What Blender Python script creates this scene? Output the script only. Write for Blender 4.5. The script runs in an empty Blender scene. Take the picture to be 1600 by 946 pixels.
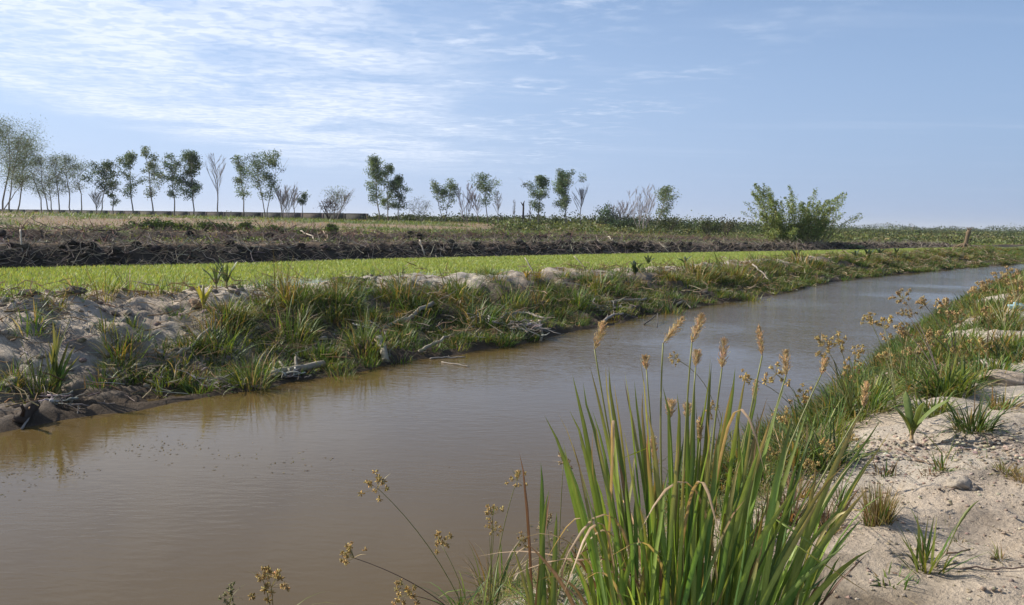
import bpy, math, random
import numpy as np
from mathutils import Matrix, Vector
random.seed(7)
RNG = np.random.default_rng(7)
S = bpy.context.scene
COL = S.collection
# ------------------------------------------------------------------ camera
FK, CAMZ = 1232.0, 2.2
PITCH, ROLL = math.atan(125/1232), math.atan(24/1600)
cf = np.array([0, math.cos(PITCH), -math.sin(PITCH)])
cu0 = np.array([0, math.sin(PITCH), math.cos(PITCH)])
cr0 = np.array([1.0, 0, 0])
cr = math.cos(ROLL)*cr0+math.sin(ROLL)*cu0
cu = -math.sin(ROLL)*cr0+math.cos(ROLL)*cu0
cam = bpy.data.cameras.new('camera'); co = bpy.data.objects.new('camera', cam); COL.objects.link(co)
cam.sensor_width = 36; cam.lens = 36*FK/1600; cam.clip_start = .05; cam.clip_end = 40000
M = Matrix(((cr[0], cu[0], -cf[0], 0), (cr[1], cu[1], -cf[1], 0), (cr[2], cu[2], -cf[2], CAMZ), (0, 0, 0, 1)))
co.matrix_world = M
S.camera = co
S.render.resolution_x, S.render.resolution_y = 1024, 605
# ------------------------------------------------------------------ light
SUN = Vector((-0.93, 0.30, 0.70)).normalized()
SUN_EL = math.asin(SUN.z); SUN_AZ = math.atan2(SUN.x, SUN.y)
sl = bpy.data.lights.new('sun', 'SUN'); sl.energy = 5.0; sl.angle = math.radians(.5); sl.color = (1, .93, .82)
so = bpy.data.objects.new('sun', sl); COL.objects.link(so)
so.rotation_euler = SUN.to_track_quat('Z', 'Y').to_euler()
S.view_settings.view_transform = 'Standard'; S.view_settings.look = 'None'
S.view_settings.exposure = 0.46; S.view_settings.gamma = 1
W = bpy.data.worlds.new('World'); S.world = W; W.use_nodes = True


class NT:
    def __init__(s, t): s.t = t; s.n = t.nodes; s.l = t.links
    def new(s, typ, ins=None, **kw):
        n = s.n.new(typ)
        for k, v in kw.items(): setattr(n, k, v)
        for k, v in (ins or {}).items():
            i = n.inputs[k]
            if hasattr(v, 'is_output') or isinstance(v, bpy.types.NodeSocket): s.l.new(v, i)
            else: i.default_value = v
        return n
    def m(s, op, a, b=None, c=None):
        n = s.new('ShaderNodeMath', {0: a}, operation=op)
        for k, v in ((1, b), (2, c)):
            if v is None: continue
            if isinstance(v, bpy.types.NodeSocket): s.l.new(v, n.inputs[k])
            else: n.inputs[k].default_value = v
        return n.outputs[0]
    def noise(s, vec, scale, detail=4, rough=.55, dist=0):
        return s.new('ShaderNodeTexNoise', {'Vector': vec, 'Scale': scale, 'Detail': detail, 'Roughness': rough, 'Distortion': dist}).outputs[0]
    def ss(s, v, a, b):      # smoothstep a..b
        n = s.new('ShaderNodeMapRange', {0: v, 1: a, 2: b, 3: 0.0, 4: 1.0}, interpolation_type='SMOOTHSTEP')
        return n.outputs[0]
    def mix(s, f, a, b, mode='MIX'):
        n = s.new('ShaderNodeMix', data_type='RGBA', blend_type=mode)
        for k, v in ((0, f), (6, a), (7, b)):
            if isinstance(v, bpy.types.NodeSocket): s.l.new(v, n.inputs[k])
            else: n.inputs[k].default_value = v if k == 0 else (*v[:3], 1)
        return n.outputs[2]


w = NT(W.node_tree); w.n.clear()
sky = w.new('ShaderNodeTexSky', sky_type='NISHITA', sun_disc=False, sun_elevation=SUN_EL, sun_rotation=SUN_AZ,
            altitude=0, air_density=1.0, dust_density=0.6, ozone_density=2.5)
tc = w.new('ShaderNodeTexCoord')
sp = w.new('ShaderNodeSeparateXYZ', {0: tc.outputs['Generated']})
zc = w.m('MAXIMUM', sp.outputs[2], .015)
X_ = w.m('DIVIDE', sp.outputs[0], zc); Y_ = w.m('DIVIDE', sp.outputs[1], zc)
P_ = w.new('ShaderNodeCombineXYZ', {0: X_, 1: Y_, 2: 0.0}).outputs[0]
big = w.m('SUBTRACT', w.noise(P_, .45, 3), .5)
xw = w.m('ADD', X_, w.m('MULTIPLY', big, 1.6))
yfade = w.m('SUBTRACT', 1.0, w.ss(Y_, 9.0, 20.0))
band = w.m('MULTIPLY', w.ss(xw, -4.8, -3.4), w.m('SUBTRACT', 1.0, w.ss(xw, -1.7, .3)))
Pst = w.new('ShaderNodeMapping', {'Vector': P_, 'Scale': (1.7, 2.1, 1), 'Rotation': (0, 0, .35)}).outputs[0]
rip = w.ss(w.noise(Pst, 4.6, 4, .55, .6), .38, .60)
soft = w.ss(w.noise(P_, .8, 5, .6, .6), .34, .60)
cl1 = w.m('MULTIPLY', w.m('MULTIPLY', band, yfade), w.m('ADD', w.m('MULTIPLY', w.m('MULTIPLY', rip, w.m('MULTIPLY_ADD', soft, .6, .4)), .48), w.m('MULTIPLY', soft, .52)))
patch = w.m('MULTIPLY', w.ss(xw, -1.6, -.5), w.m('SUBTRACT', 1.0, w.ss(xw, .5, 1.8)))
pf = w.ss(w.noise(Pst, 2.6, 4, .6, .3), .44, .74)
cl2 = w.m('MULTIPLY', w.m('MULTIPLY', patch, pf), w.m('MULTIPLY', w.ss(w.noise(P_, .8, 2), .40, .62), .55))
str_ = w.new('ShaderNodeMapping', {'Vector': P_, 'Scale': (.25, .9, 1)}).outputs[0]
cl3 = w.m('MULTIPLY', w.ss(w.noise(str_, .8, 4, .6), .50, .80), .14)
cl = w.m('MINIMUM', w.m('ADD', w.m('ADD', cl1, cl2), cl3), 1.0)
cl = w.m('MULTIPLY', cl, w.ss(sp.outputs[2], 0.0, .09))
dts = w.new('ShaderNodeVectorMath', {0: tc.outputs['Generated'], 1: tuple(SUN)}, operation='DOT_PRODUCT').outputs['Value']
veil = w.mix(w.ss(dts, -.5, .75), (2.7, 3.9, 6.3), (4.9, 6.2, 9.1))
vf = w.m('MULTIPLY_ADD', w.m('SUBTRACT', 1.0, w.ss(sp.outputs[2], -.02, .42)), .74, .14)
skyb = w.mix(vf, w.mix(1.0, sky.outputs[0], (1.05, 1.15, 1.25), 'MULTIPLY'), veil)
colr = w.mix(w.m('MULTIPLY', cl, .88), skyb, (8.6, 9.3, 10.6))
bg = w.new('ShaderNodeBackground', {'Color': colr, 'Strength': .078})
w.l.new(bg.outputs[0], w.new('ShaderNodeOutputWorld').inputs[0])

# ------------------------------------------------------------------ numeric helpers
def smooth(a, b, x):
    t = np.clip((np.asarray(x, float)-a)/(b-a), 0, 1); return t*t*(3-2*t)
def _h(i, j, s):
    n = (i*374761393+j*668265263+s*1442695041) & 0xffffffff
    n = ((n ^ (n >> 13))*1274126177) & 0xffffffff
    n = n ^ (n >> 16)
    return (n & 0xffff)/65535.0
def vn(x, y, s=0):
    x = np.asarray(x, float); y = np.asarray(y, float)
    i = np.floor(x).astype(np.int64); j = np.floor(y).astype(np.int64)
    u = x-i; v = y-j; u = u*u*(3-2*u); v = v*v*(3-2*v)
    return (_h(i, j, s)*(1-u)+_h(i+1, j, s)*u)*(1-v)+(_h(i, j+1, s)*(1-u)+_h(i+1, j+1, s)*u)*v
def fbm(x, y, o=4, s=0, g=.5):
    r = 0; a = 1; t = 0
    for k in range(o):
        r = r+a*vn(x*2**k+k*17.3, y*2**k-k*9.1, s+k); t += a; a *= g
    return r/t-.5
def ray(px, py): return cf*FK+cr*(px-800)-cu*(py-473)
def at(px, py, Y): d = ray(px, py); return np.array([0, 0, CAMZ])+d*(Y/d[1])
def atz(px, py, z): d = ray(px, py); return np.array([0, 0, CAMZ])+d*((z-CAMZ)/d[2])
def line(pix, zs):
    P = np.array([atz(a, b, z) for (a, b), z in zip(pix, zs)])
    o = np.argsort(P[:, 0]); P = P[o]
    def f(x, X=P[:, 0], Yv=P[:, 1]):
        x = np.asarray(x, float); r = np.interp(x, X, Yv)
        s0 = (Yv[2]-Yv[0])/(X[2]-X[0]); s1 = (Yv[-1]-Yv[-3])/(X[-1]-X[-3])
        return np.where(x < X[0], Yv[0]+(x-X[0])*s0, np.where(x > X[-1], Yv[-1]+(x-X[-1])*s1, r))
    return f
SLpix = [(0, 675), (200, 640), (350, 612), (500, 590), (600, 572), (700, 556), (800, 543), (900, 518), (1000, 496), (1100, 478), (1200, 463), (1300, 441), (1400, 429), (1500, 420), (1590, 413)]
SL = line(SLpix, [0]*15)
CRpix = [(0, 472), (150, 465), (330, 455), (600, 441), (830, 430), (1000, 421), (1240, 406), (1500, 393)]
CRz = [.98, .97, .95, .9, .86, .82, .72, .68]
CR = line(CRpix, CRz)
PF = line([(0, 418), (400, 410), (600, 404), (800, 400), (1000, 396), (1200, 393), (1450, 388)], [.45]*7)
SR = line([(640, 1010), (720, 965), (800, 910), (930, 862), (1060, 800), (1200, 715), (1275, 645), (1390, 558), (1480, 490), (1600, 430)], [0]*10)
def Z_CR(x): return np.interp(x, [-8, 0, 5, 14, 30], [.98, .9, .82, .72, .68])
def Zfield(x): return np.interp(x, [-90, -40, -14, 6, 14, 22, 40, 80], [2.45, 2.38, 2.12, 1.98, 1.7, 1.45, 1.1, .95])
def H(x, y, fine=True):
    x = np.asarray(x, float); y = np.asarray(y, float)
    n1 = fbm(x*.9, y*.9, 3, 11); n2 = fbm(x*3.1, y*3.1, 3, 23); n3 = fbm(x*9, y*9, 3, 31)
    sl = SL(x)+n1*.9; srr = SR(x)+n1*.5; crr = np.maximum(CR(x), sl+1.2); pf = PF(x)+n1*.8
    zc_ = Z_CR(x)
    # right bank
    dr = (srr-y)*.62
    zr = np.interp(dr, [-1.2, -.25, 0, .15, .45, .9, 1.7, 4], [-.5, -.16, 0, .07, .24, .46, .66, .72])
    n5 = fbm(x*7, y*7, 4, 47, .6); zr = zr+smooth(.1, .6, dr)*(n1*.16+n2*.09+n3*.035+(.10-np.abs(n5))*.13*(.35+smooth(-.08, .12, n2)))
    # left bank
    t = (y-sl)/(crr-sl)
    zl = np.interp(t, [-.4, -.08, 0, .06, .25, .5, .78, 1.0], [-.5, -.12, 0, .10, .17, .50, .90, 1.0])*zc_
    rough = smooth(0, .12, t)*(1-smooth(1.6, 2.6, y-crr))
    n4 = fbm(x*5, y*5, 4, 41, .6); lump = (n1*.36+n2*.26+(.12-np.abs(n4))*.13-.01+n3*.09+np.maximum(n1-.06, 0)*.5)*(1-.55*smooth(.8, 1.05, t))
    dc = y-crr
    zl = np.where(t > 1, zc_-(zc_-.44)*smooth(.7, 2.0, dc), zl)+rough*lump
    # paddy, berm, shelf, second ridge, field
    bh = np.interp(x, [-17, 7, 17, 36, 46], [.72, .62, .5, .36, .15])
    dp = y-pf
    zb = .44+bh*np.interp(dp, [-.2, 0, .25, 1.1, 2.2, 4], [0, .12, .5, 1.0, 1.02, .94])
    zb = zb+smooth(.1, .5, dp)*(n2*.22+n1*.15)*(1-.6*smooth(3, 6, dp))
    r2 = np.interp(x, [-20, 0, 14, 24], [.44, .34, .22, .0])
    dz = dp*.75
    zb = zb+(r2)*smooth(4.2, 6.0, dz+n1*1.5)*(1+n2*.9*(1-smooth(7, 9, dz)))
    zf = Zfield(x)
    zb = zb+(zf-zb)*smooth(8, 48, dp)
    far = smooth(110, 190, y)
    zb = zb*(1-far)+far*np.interp(x, [-120, 0, 60], [1.7, 1.3, .9])
    z = np.where(y < srr+1.8, np.where(y < (srr+sl)/2, zr, zl), zl)
    z = np.where((y >= srr+1.2) & (t < 0), np.maximum(zl, -.5), z)
    z = np.where(dp > -.3, zb, z)
    return z
def g(px, py):
    """ground point under a pixel, by marching its line of sight over the terrain"""
    d = ray(px, py); ts = np.geomspace(1.2, 220, 900)
    P = np.array([0, 0, CAMZ])+np.outer(ts, d/d[1])
    hit = np.nonzero(P[:, 2] < np.maximum(H(P[:, 0], P[:, 1]), 0))[0]
    if len(hit) == 0: return P[-1]
    k = hit[0]; p = P[k].copy(); p[2] = max(float(H(p[0], p[1])), 0); return p

# ------------------------------------------------------------------ mesh helpers
class MB:
    def __init__(s): s.v = []; s.c = []; s.f = []; s.n = 0
    def add(s, V, F, C):
        V = np.asarray(V, float).reshape(-1, 3); C = np.asarray(C, float)
        if C.ndim == 1: C = np.tile(C, (len(V), 1))
        s.v.append(V); s.c.append(C[:, :3])
        if not isinstance(F, list): F = [F]
        for f in F: s.f.append(np.asarray(f, np.int64)+s.n)
        s.n += len(V); return s
    def mesh(s, name, mat, smoothing=False):
        V = np.concatenate(s.v); C = np.concatenate(s.c)
        me = bpy.data.meshes.new(name); me.vertices.add(len(V)); me.vertices.foreach_set('co', V.astype(np.float32).ravel())
        li = np.concatenate([f.ravel() for f in s.f]); lt = np.concatenate([np.full(len(f), f.shape[1]) for f in s.f])
        ls = np.concatenate([[0], np.cumsum(lt)[:-1]])
        me.loops.add(len(li)); me.loops.foreach_set('vertex_index', li.astype(np.int32))
        me.polygons.add(len(lt)); me.polygons.foreach_set('loop_start', ls.astype(np.int32)); me.polygons.foreach_set('loop_total', lt.astype(np.int32))
        if smoothing: me.polygons.foreach_set('use_smooth', np.ones(len(lt), bool))
        a = me.color_attributes.new('Col', 'FLOAT_COLOR', 'POINT')
        a.data.foreach_set('color', np.concatenate([C, np.ones((len(C), 1))], 1).astype(np.float32).ravel())
        me.update(calc_edges=True); me.materials.append(mat); return me
    def build(s, name, mat, parent=None, loc=None, smoothing=False):
        if loc is not None:
            s.v = [v-np.asarray(loc)[None] for v in s.v]
        o = bpy.data.objects.new(name, s.mesh(name, mat, smoothing)); COL.objects.link(o)
        if parent: o.parent = parent
        elif loc is not None: o.location = loc
        return o
def tag(o, label=None, cat=None, group=None, kind=None):
    for k, v in (('label', label), ('category', cat), ('group', group), ('kind', kind)):
        if v: o[k] = v
    return o
def thing(name, loc, label, cat, group=None):
    o = bpy.data.objects.new(name, None); o.empty_display_size = .1; COL.objects.link(o); o.location = loc
    return tag(o, label, cat, group)
def norm(a): return a/np.maximum(np.linalg.norm(a, axis=-1, keepdims=True), 1e-9)
def tubes(mb, P, R, C, sides=5, cap=True):
    """P (N,K,3) paths, R (N,K) radii, C colour (N,3)|(3,)"""
    P = np.asarray(P, float); R = np.asarray(R, float)
    if P.ndim == 2: P = P[None]; R = R[None]
    N, K, _ = P.shape
    T = norm(np.gradient(P, axis=1)); ref = np.array([.31, .52, .79])
    A = norm(np.cross(T, ref)); B = np.cross(T, A)
    an = np.arange(sides)*2*math.pi/sides
    V = P[:, :, None]+R[:, :, None, None]*(A[:, :, None]*np.cos(an)[None, None, :, None]+B[:, :, None]*np.sin(an)[None, None, :, None])
    idx = np.arange(N*K*sides).reshape(N, K, sides)
    a = idx[:, :-1]; b = idx[:, 1:]
    F = np.stack([a, np.roll(a, -1, 2), np.roll(b, -1, 2), b], -1).reshape(-1, 4)
    Fs = [F]
    if cap: Fs += [idx[:, -1].reshape(N, sides), idx[:, 0, ::-1].reshape(N, sides)]
    C = np.asarray(C, float)
    Cv = np.tile(C, (N*K*sides, 1)) if C.ndim == 1 else (np.repeat(C, K*sides, 0) if C.ndim == 2 else np.repeat(C.reshape(-1, 3), sides, 0))
    mb.add(V, Fs, Cv)
def blades(mb, base, az, L, Wd, lean, droop, C, Ctip=None, segs=3, fold=0.0, face=None, Cbase=None, wp=None):
    base = np.asarray(base, float); N = len(base)
    b = lambda a: np.broadcast_to(np.asarray(a, float), (N,))
    az, L, Wd, lean, droop = map(b, (az, L, Wd, lean, droop))
    t = np.linspace(0, 1, segs+1)
    th = lean[:, None]+droop[:, None]*t[None]**1.3
    ds = L[:, None]/segs
    thm = (th[:, 1:]+th[:, :-1])/2
    r = np.concatenate([np.zeros((N, 1)), np.cumsum(np.sin(thm)*ds, 1)], 1)
    z = np.concatenate([np.zeros((N, 1)), np.cumsum(np.cos(thm)*ds, 1)], 1)
    P = base[:, None]+np.stack([r*np.cos(az)[:, None], r*np.sin(az)[:, None], z], -1)
    f = az+math.pi/2+(RNG.normal(0, .5, N) if face is None else b(face)-az-math.pi/2)
    side = np.stack([np.cos(f), np.sin(f), np.zeros(N)], -1)
    prof = (1-t**2.2)*(.75+.5*np.minimum(t*2.5, 1)*(1-t)) if wp is None else wp(t)
    hw = .5*Wd[:, None]*prof[None]
    ribbon(mb, P, side, hw, C, Ctip, fold, Cbase)
def ribbon(mb, P, side, hw, C, Ctip=None, fold=0.0, Cbase=None):
    N, K, _ = P.shape; t = np.linspace(0, 1, K)
    Lf = P-side[:, None]*hw[..., None]; Rt = P+side[:, None]*hw[..., None]
    C = np.asarray(C, float); C = np.tile(C, (N, 1)) if C.ndim == 1 else C
    Cc = np.repeat(C[:, None], K, 1)
    if Ctip is not None:
        Ct = np.asarray(Ctip, float); Ct = np.tile(Ct, (N, 1)) if Ct.ndim == 1 else Ct
        k = smooth(.45, 1.0, t)[None, :, None]; Cc = Cc*(1-k)+Ct[:, None]*k
    if Cbase is not None:
        Cb = np.asarray(Cbase, float); Cb = np.tile(Cb, (N, 1)) if Cb.ndim == 1 else Cb
        k = (1-smooth(.02, .3, t))[None, :, None]; Cc = Cc*(1-k)+Cb[:, None]*k
    if fold:
        T = norm(np.gradient(P, axis=1)); nrm = np.cross(T, np.repeat(side[:, None], K, 1))
        Md = P+nrm*(hw*fold)[..., None]
        V = np.stack([Lf, Md, Rt], 2); m = 3
        Cv = np.stack([Cc, Cc*1.25+.02, Cc*.9], 2)
    else:
        V = np.stack([Lf, Rt], 2); m = 2; Cv = np.stack([Cc, Cc], 2)
    idx = np.arange(N*K*m).reshape(N, K, m)
    Fs = []
    for q in range(m-1):
        Fs.append(np.stack([idx[:, :-2, q], idx[:, :-2, q+1], idx[:, 1:-1, q+1], idx[:, 1:-1, q]], -1).reshape(-1, 4))
        Fs.append(np.stack([idx[:, -2, q], idx[:, -2, q+1], idx[:, -1, q]], -1).reshape(-1, 3))
    mb.add(V.reshape(-1, 3), Fs, Cv.reshape(-1, 3))
def quads(mb, ctr, size, C, asp=.55, up=0.0):
    """rhombic leaves with random orientation"""
    ctr = np.asarray(ctr, float); N = len(ctr)
    a = norm(RNG.normal(size=(N, 3))+np.array([0, 0, up])); b_ = norm(np.cross(a, RNG.normal(size=(N, 3))))
    s = np.broadcast_to(size, (N,))[:, None]
    V = np.stack([ctr-a*s*.5, ctr+b_*s*.5*asp, ctr+a*s*.5, ctr-b_*s*.5*asp], 1)
    F = np.arange(N*4).reshape(N, 4)
    C = np.asarray(C, float)
    mb.add(V.reshape(-1, 3), F, np.repeat(C, 4, 0) if C.ndim == 2 else C)
def pick(pal, N, var=.22):
    pal = np.asarray(pal, float)
    c = pal[RNG.integers(0, len(pal), N)]
    return np.clip(c*(1+RNG.normal(0, var, (N, 1)))*(1+RNG.normal(0, .06, (N, 3))), .005, .9)
def blob(mb, ctr, rad, C, seed=0, rough=.3, n=14):
    """a lumpy boulder or clod"""
    u = np.linspace(0, math.pi, n); v = np.linspace(0, 2*math.pi, 2*n, endpoint=False)
    U, Vv = np.meshgrid(u, v, indexing='ij')
    D = np.stack([np.sin(U)*np.cos(Vv), np.sin(U)*np.sin(Vv), np.cos(U)], -1)
    k = 1+rough*2*(fbm(D[..., 0]*1.6+seed+D[..., 2]*1.3, D[..., 1]*1.6+D[..., 2]*.9, 4, seed))
    V = np.asarray(ctr)+D*k[..., None]*np.asarray(rad)
    m = 2*n; idx = np.arange(n*m).reshape(n, m); a = idx[:-1]; b_ = idx[1:]
    F = np.stack([a, b_, np.roll(b_, -1, 1), np.roll(a, -1, 1)], -1).reshape(-1, 4)
    mb.add(V.reshape(-1, 3), F, C)

# ------------------------------------------------------------------ materials
def newmat(name):
    m = bpy.data.materials.new(name); m.use_nodes = True; t = NT(m.node_tree); t.n.clear(); return m, t
def leafmat(name, rough=.5, trans=.35, spec=.35, grain=30, tint=(1.25, 1.15, .5), stretch=(1, 1, 1), amp=1.0):
    m, t = newmat(name)
    c = t.new('ShaderNodeVertexColor', layer_name='Col').outputs[0]
    o = t.new('ShaderNodeTexCoord').outputs['Object']
    if stretch != (1, 1, 1): o = t.new('ShaderNodeMapping', {'Vector': o, 'Scale': stretch}).outputs[0]
    n = t.m('MULTIPLY_ADD', t.m('SUBTRACT', t.noise(o, grain, 3), .5), amp, .5)
    c2 = t.mix(1.0, c, t.new('ShaderNodeCombineXYZ', {0: t.m('MULTIPLY_ADD', n, .7, .65), 1: t.m('MULTIPLY_ADD', n, .6, .7), 2: t.m('MULTIPLY_ADD', n, .8, .6)}).outputs[0], 'MULTIPLY')
    p = t.new('ShaderNodeBsdfPrincipled', {'Base Color': c2, 'Roughness': rough, 'Specular IOR Level': spec})
    tr = t.new('ShaderNodeBsdfTranslucent', {'Color': t.mix(1.0, c2, tint, 'MULTIPLY')})
    mx = t.new('ShaderNodeMixShader', {0: trans, 1: p.outputs[0], 2: tr.outputs[0]})
    t.l.new(mx.outputs[0], t.new('ShaderNodeOutputMaterial').inputs[0]); return m
def solidmat(name, rough=.85, grain=12, bump=.5, stretch=(1, 1, 1), var=.8, dist=.01):
    m, t = newmat(name)
    c = t.new('ShaderNodeVertexColor', layer_name='Col').outputs[0]
    o = t.new('ShaderNodeTexCoord').outputs['Object']
    mp = t.new('ShaderNodeMapping', {'Vector': o, 'Scale': stretch}).outputs[0]
    n = t.noise(mp, grain, 6, .65)
    k = t.m('MULTIPLY_ADD', n, var*2, 1-var)
    c2 = t.mix(1.0, c, t.new('ShaderNodeCombineXYZ', {0: k, 1: k, 2: k}).outputs[0], 'MULTIPLY')
    bp = t.new('ShaderNodeBump', {'Strength': bump, 'Distance': dist, 'Height': n})
    p = t.new('ShaderNodeBsdfPrincipled', {'Base Color': c2, 'Roughness': rough, 'Specular IOR Level': .2, 'Normal': bp.outputs[0]})
    t.l.new(p.outputs[0], t.new('ShaderNodeOutputMaterial').inputs[0]); return m
M_GRASS = leafmat('grass_blades')
M_SEDGE = leafmat('broad_sedge_leaf', rough=.46, trans=.34, spec=.4, grain=70, stretch=(1, 1, .12), amp=1.25)
M_CROWN = leafmat('tree_foliage', rough=.55, trans=.25, grain=2)
M_SEED = leafmat('seed_heads', rough=.8, trans=.3, spec=.1, tint=(1.1, 1, .8))
M_WOOD = solidmat('weathered_wood', .85, 9, .5, (1, 1, 1), .4)
M_BARK = solidmat('tree_bark', .9, 4, .4, (1, 1, .3), .6)
M_CLOD = solidmat('clay_clods', .95, 22, 1.0, (1, 1, 1), .5, .03)
M_WALL = solidmat('weathered_wall', .9, 1.2, .3, (1, 1, 2), .6)
# ground
M_GROUND, t = newmat('soil_and_sand')
c = t.new('ShaderNodeVertexColor', layer_name='Col').outputs[0]
o = t.new('ShaderNodeTexCoord').outputs['Object']
n1 = t.noise(o, 5, 8, .68); n2 = t.noise(o, 34, 6, .7); n3 = t.noise(o, 160, 4, .7)
vor = t.new('ShaderNodeTexVoronoi', {'Vector': o, 'Scale': 26.0, 'Randomness': 1.0}).outputs[0]
k = t.m('ADD', t.m('MULTIPLY', n1, .55), t.m('ADD', t.m('MULTIPLY', n2, .75), t.m('MULTIPLY', n3, .45)))
k = t.m('ADD', t.m('MULTIPLY', k, 1.35), -.2)
c2 = t.mix(1.0, c, t.new('ShaderNodeCombineXYZ', {0: k, 1: k, 2: k}).outputs[0], 'MULTIPLY')
spk = t.m('MULTIPLY', t.ss(n2, .62, .72), .55)
c2 = t.mix(spk, c2, (.07, .05, .035))
hh = t.m('ADD', t.m('MULTIPLY', n1, .06), t.m('ADD', t.m('MULTIPLY', n2, .024), t.m('ADD', t.m('MULTIPLY', n3, .004), t.m('MULTIPLY', vor, .006))))
bp = t.new('ShaderNodeBump', {'Strength': 1.0, 'Distance': 1.0, 'Height': hh})
p = t.new('ShaderNodeBsdfPrincipled', {'Base Color': c2, 'Roughness': .93, 'Specular IOR Level': .15, 'Normal': bp.outputs[0]})
t.l.new(p.outputs[0], t.new('ShaderNodeOutputMaterial').inputs[0])
# water
M_WATER, t = newmat('muddy_water')
o = t.new('ShaderNodeTexCoord').outputs['Object']
m1 = t.new('ShaderNodeMapping', {'Vector': o, 'Scale': (1.0, 2.6, 1), 'Rotation': (0, 0, .25)}).outputs[0]
rp = t.noise(m1, 5.5, 3, .55, .3); rp2 = t.noise(m1, 1.6, 2, .5)
msk = t.ss(t.noise(o, .22, 3, .5), .38, .62)
sy = t.new('ShaderNodeSeparateXYZ', {0: o})
windy = t.ss(sy.outputs[1], 7.0, 18.0)
amp = t.m('ADD', t.m('MULTIPLY', t.m('MULTIPLY_ADD', windy, .95, .06), t.m('MULTIPLY_ADD', msk, .8, .2)), .05)
hh = t.m('MULTIPLY', t.m('ADD', t.m('MULTIPLY', rp, .022), t.m('MULTIPLY', rp2, .02)), amp)
bp = t.new('ShaderNodeBump', {'Strength': 1.0, 'Distance': 1.0, 'Height': hh})
mud = t.mix(t.noise(o, .35, 4, .6), (.088, .058, .020), (.110, .074, .028))
p = t.new('ShaderNodeBsdfPrincipled', {'Base Color': mud, 'Roughness': .06, 'IOR': 1.34, 'Specular IOR Level': .5, 'Normal': bp.outputs[0]})
t.l.new(p.outputs[0], t.new('ShaderNodeOutputMaterial').inputs[0])

# ------------------------------------------------------------------ terrain
def axis(lo, hi, fine_lo, fine_hi, st, grow=1.035, cap=1e9):
    a = list(np.arange(fine_lo, fine_hi, st)); s = st; x = fine_hi
    while x < hi: a.append(x); s = min(s*grow, cap); x += s
    a.append(hi); s = st; x = fine_lo; b = []
    while x > lo: s = min(s*grow, cap); x -= s; b.append(max(x, lo))
    return np.array(sorted(set(b+a)))
xs = axis(-9000, 9000, -7.5, 6.5, .05, 1.03); ys = axis(-60, 12000, 2.0, 17, .05, 1.022)
GX, GY = np.meshgrid(xs, ys)
GZ = H(GX, GY)
sand = np.array([.50, .435, .35]); sandp = np.array([.50, .405, .305]); clay = np.array([.20, .165, .135]); wet = np.array([.075, .055, .038])
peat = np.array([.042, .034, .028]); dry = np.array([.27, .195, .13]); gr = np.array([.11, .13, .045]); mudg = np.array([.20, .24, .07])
def mixc(a, b, k): return a*(1-k[..., None])+b*k[..., None]
nA = fbm(GX*.7, GY*.7, 4, 51); nB = fbm(GX*2.5, GY*2.5, 4, 61); nC = fbm(GX*.13, GY*.13, 4, 71)
one = np.ones_like(GX)
C = mixc(sand*one[..., None], sandp*one[..., None], smooth(-.1, .25, nA))
slc = SL(GX); crc = np.maximum(CR(GX), slc+1.2); tt = (GY-slc)/(crc-slc)
rightside = GY < (SR(GX)+slc)/2
kclay = smooth(-.05, .22, nB+nA*.6-.15*smooth(.6, 1., tt)+.12*(1-smooth(.2, .7, tt))+.18*smooth(-5.5, -2, GX)-.10*(1-smooth(-6, -4, GX)))*.8
C = np.where(rightside[..., None], mixc(C, clay*one[..., None], smooth(.08, .3, nB+nA*.5)*.6), mixc(C, clay*one[..., None], kclay))
soil = np.array([.075, .056, .040])
C = np.where(rightside[..., None], C, mixc(C, soil*one[..., None], smooth(-5.4, -3.4, GX+nA*3)*(1-smooth(.70, .82, tt+nB*.4))*(tt > -.2)*.85))
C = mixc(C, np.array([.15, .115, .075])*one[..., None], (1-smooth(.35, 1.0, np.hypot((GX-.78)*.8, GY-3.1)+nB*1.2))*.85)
C = mixc(C, gr*one[..., None], smooth(26, 34, GX))
C = mixc(C, wet*one[..., None], 1-smooth(.03, .22, GZ+nB*.1))
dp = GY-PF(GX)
C = mixc(C, mudg*one[..., None], smooth(.9, 1.9, GY-crc)*(~rightside))
fieldc = mixc(dry*one[..., None], gr*one[..., None], smooth(-.06, .18, nC+nA*.35))
fieldc = mixc(fieldc, peat*one[..., None]*1.6, smooth(.1, .3, nB+nA*.4)*.5)
bandk = .8*smooth(4.2, 4.8, dp*.75+nA*2)*(1-smooth(5.4, 6.6, dp*.75+nA*2))*(1-smooth(16, 26, GX))
shelf = mixc(dry*.75*one[..., None], peat*one[..., None], smooth(.0, .2, nB))
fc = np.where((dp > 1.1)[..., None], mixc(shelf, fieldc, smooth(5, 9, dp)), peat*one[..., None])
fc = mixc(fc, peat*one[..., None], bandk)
C = mixc(C, fc, smooth(-1.35, -1.1, dp+nB*.5))  # bare peat mud before the berm; its reach also paints in the berm's shade
C = mixc(C, (gr*.8)*one[..., None], smooth(60, 130, dp))
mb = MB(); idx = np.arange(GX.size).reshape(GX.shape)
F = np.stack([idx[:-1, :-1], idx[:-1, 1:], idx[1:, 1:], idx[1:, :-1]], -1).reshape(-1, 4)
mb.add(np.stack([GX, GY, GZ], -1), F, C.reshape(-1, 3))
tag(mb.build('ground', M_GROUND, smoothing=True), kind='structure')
def sheet(name, pts, z, mat, col=(.1, .1, .1)):
    mb = MB(); mb.add(np.array([(x, y, z) for x, y in pts]), np.arange(len(pts)).reshape(1, -1), col)
    return tag(mb.build(name, mat), kind='structure')
xl = np.linspace(-40, 60, 60)
mb = MB(); a = np.stack([xl, SR(xl)-3.5, 0*xl], -1); b = np.stack([xl, SL(xl)+2.5, 0*xl], -1)
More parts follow.
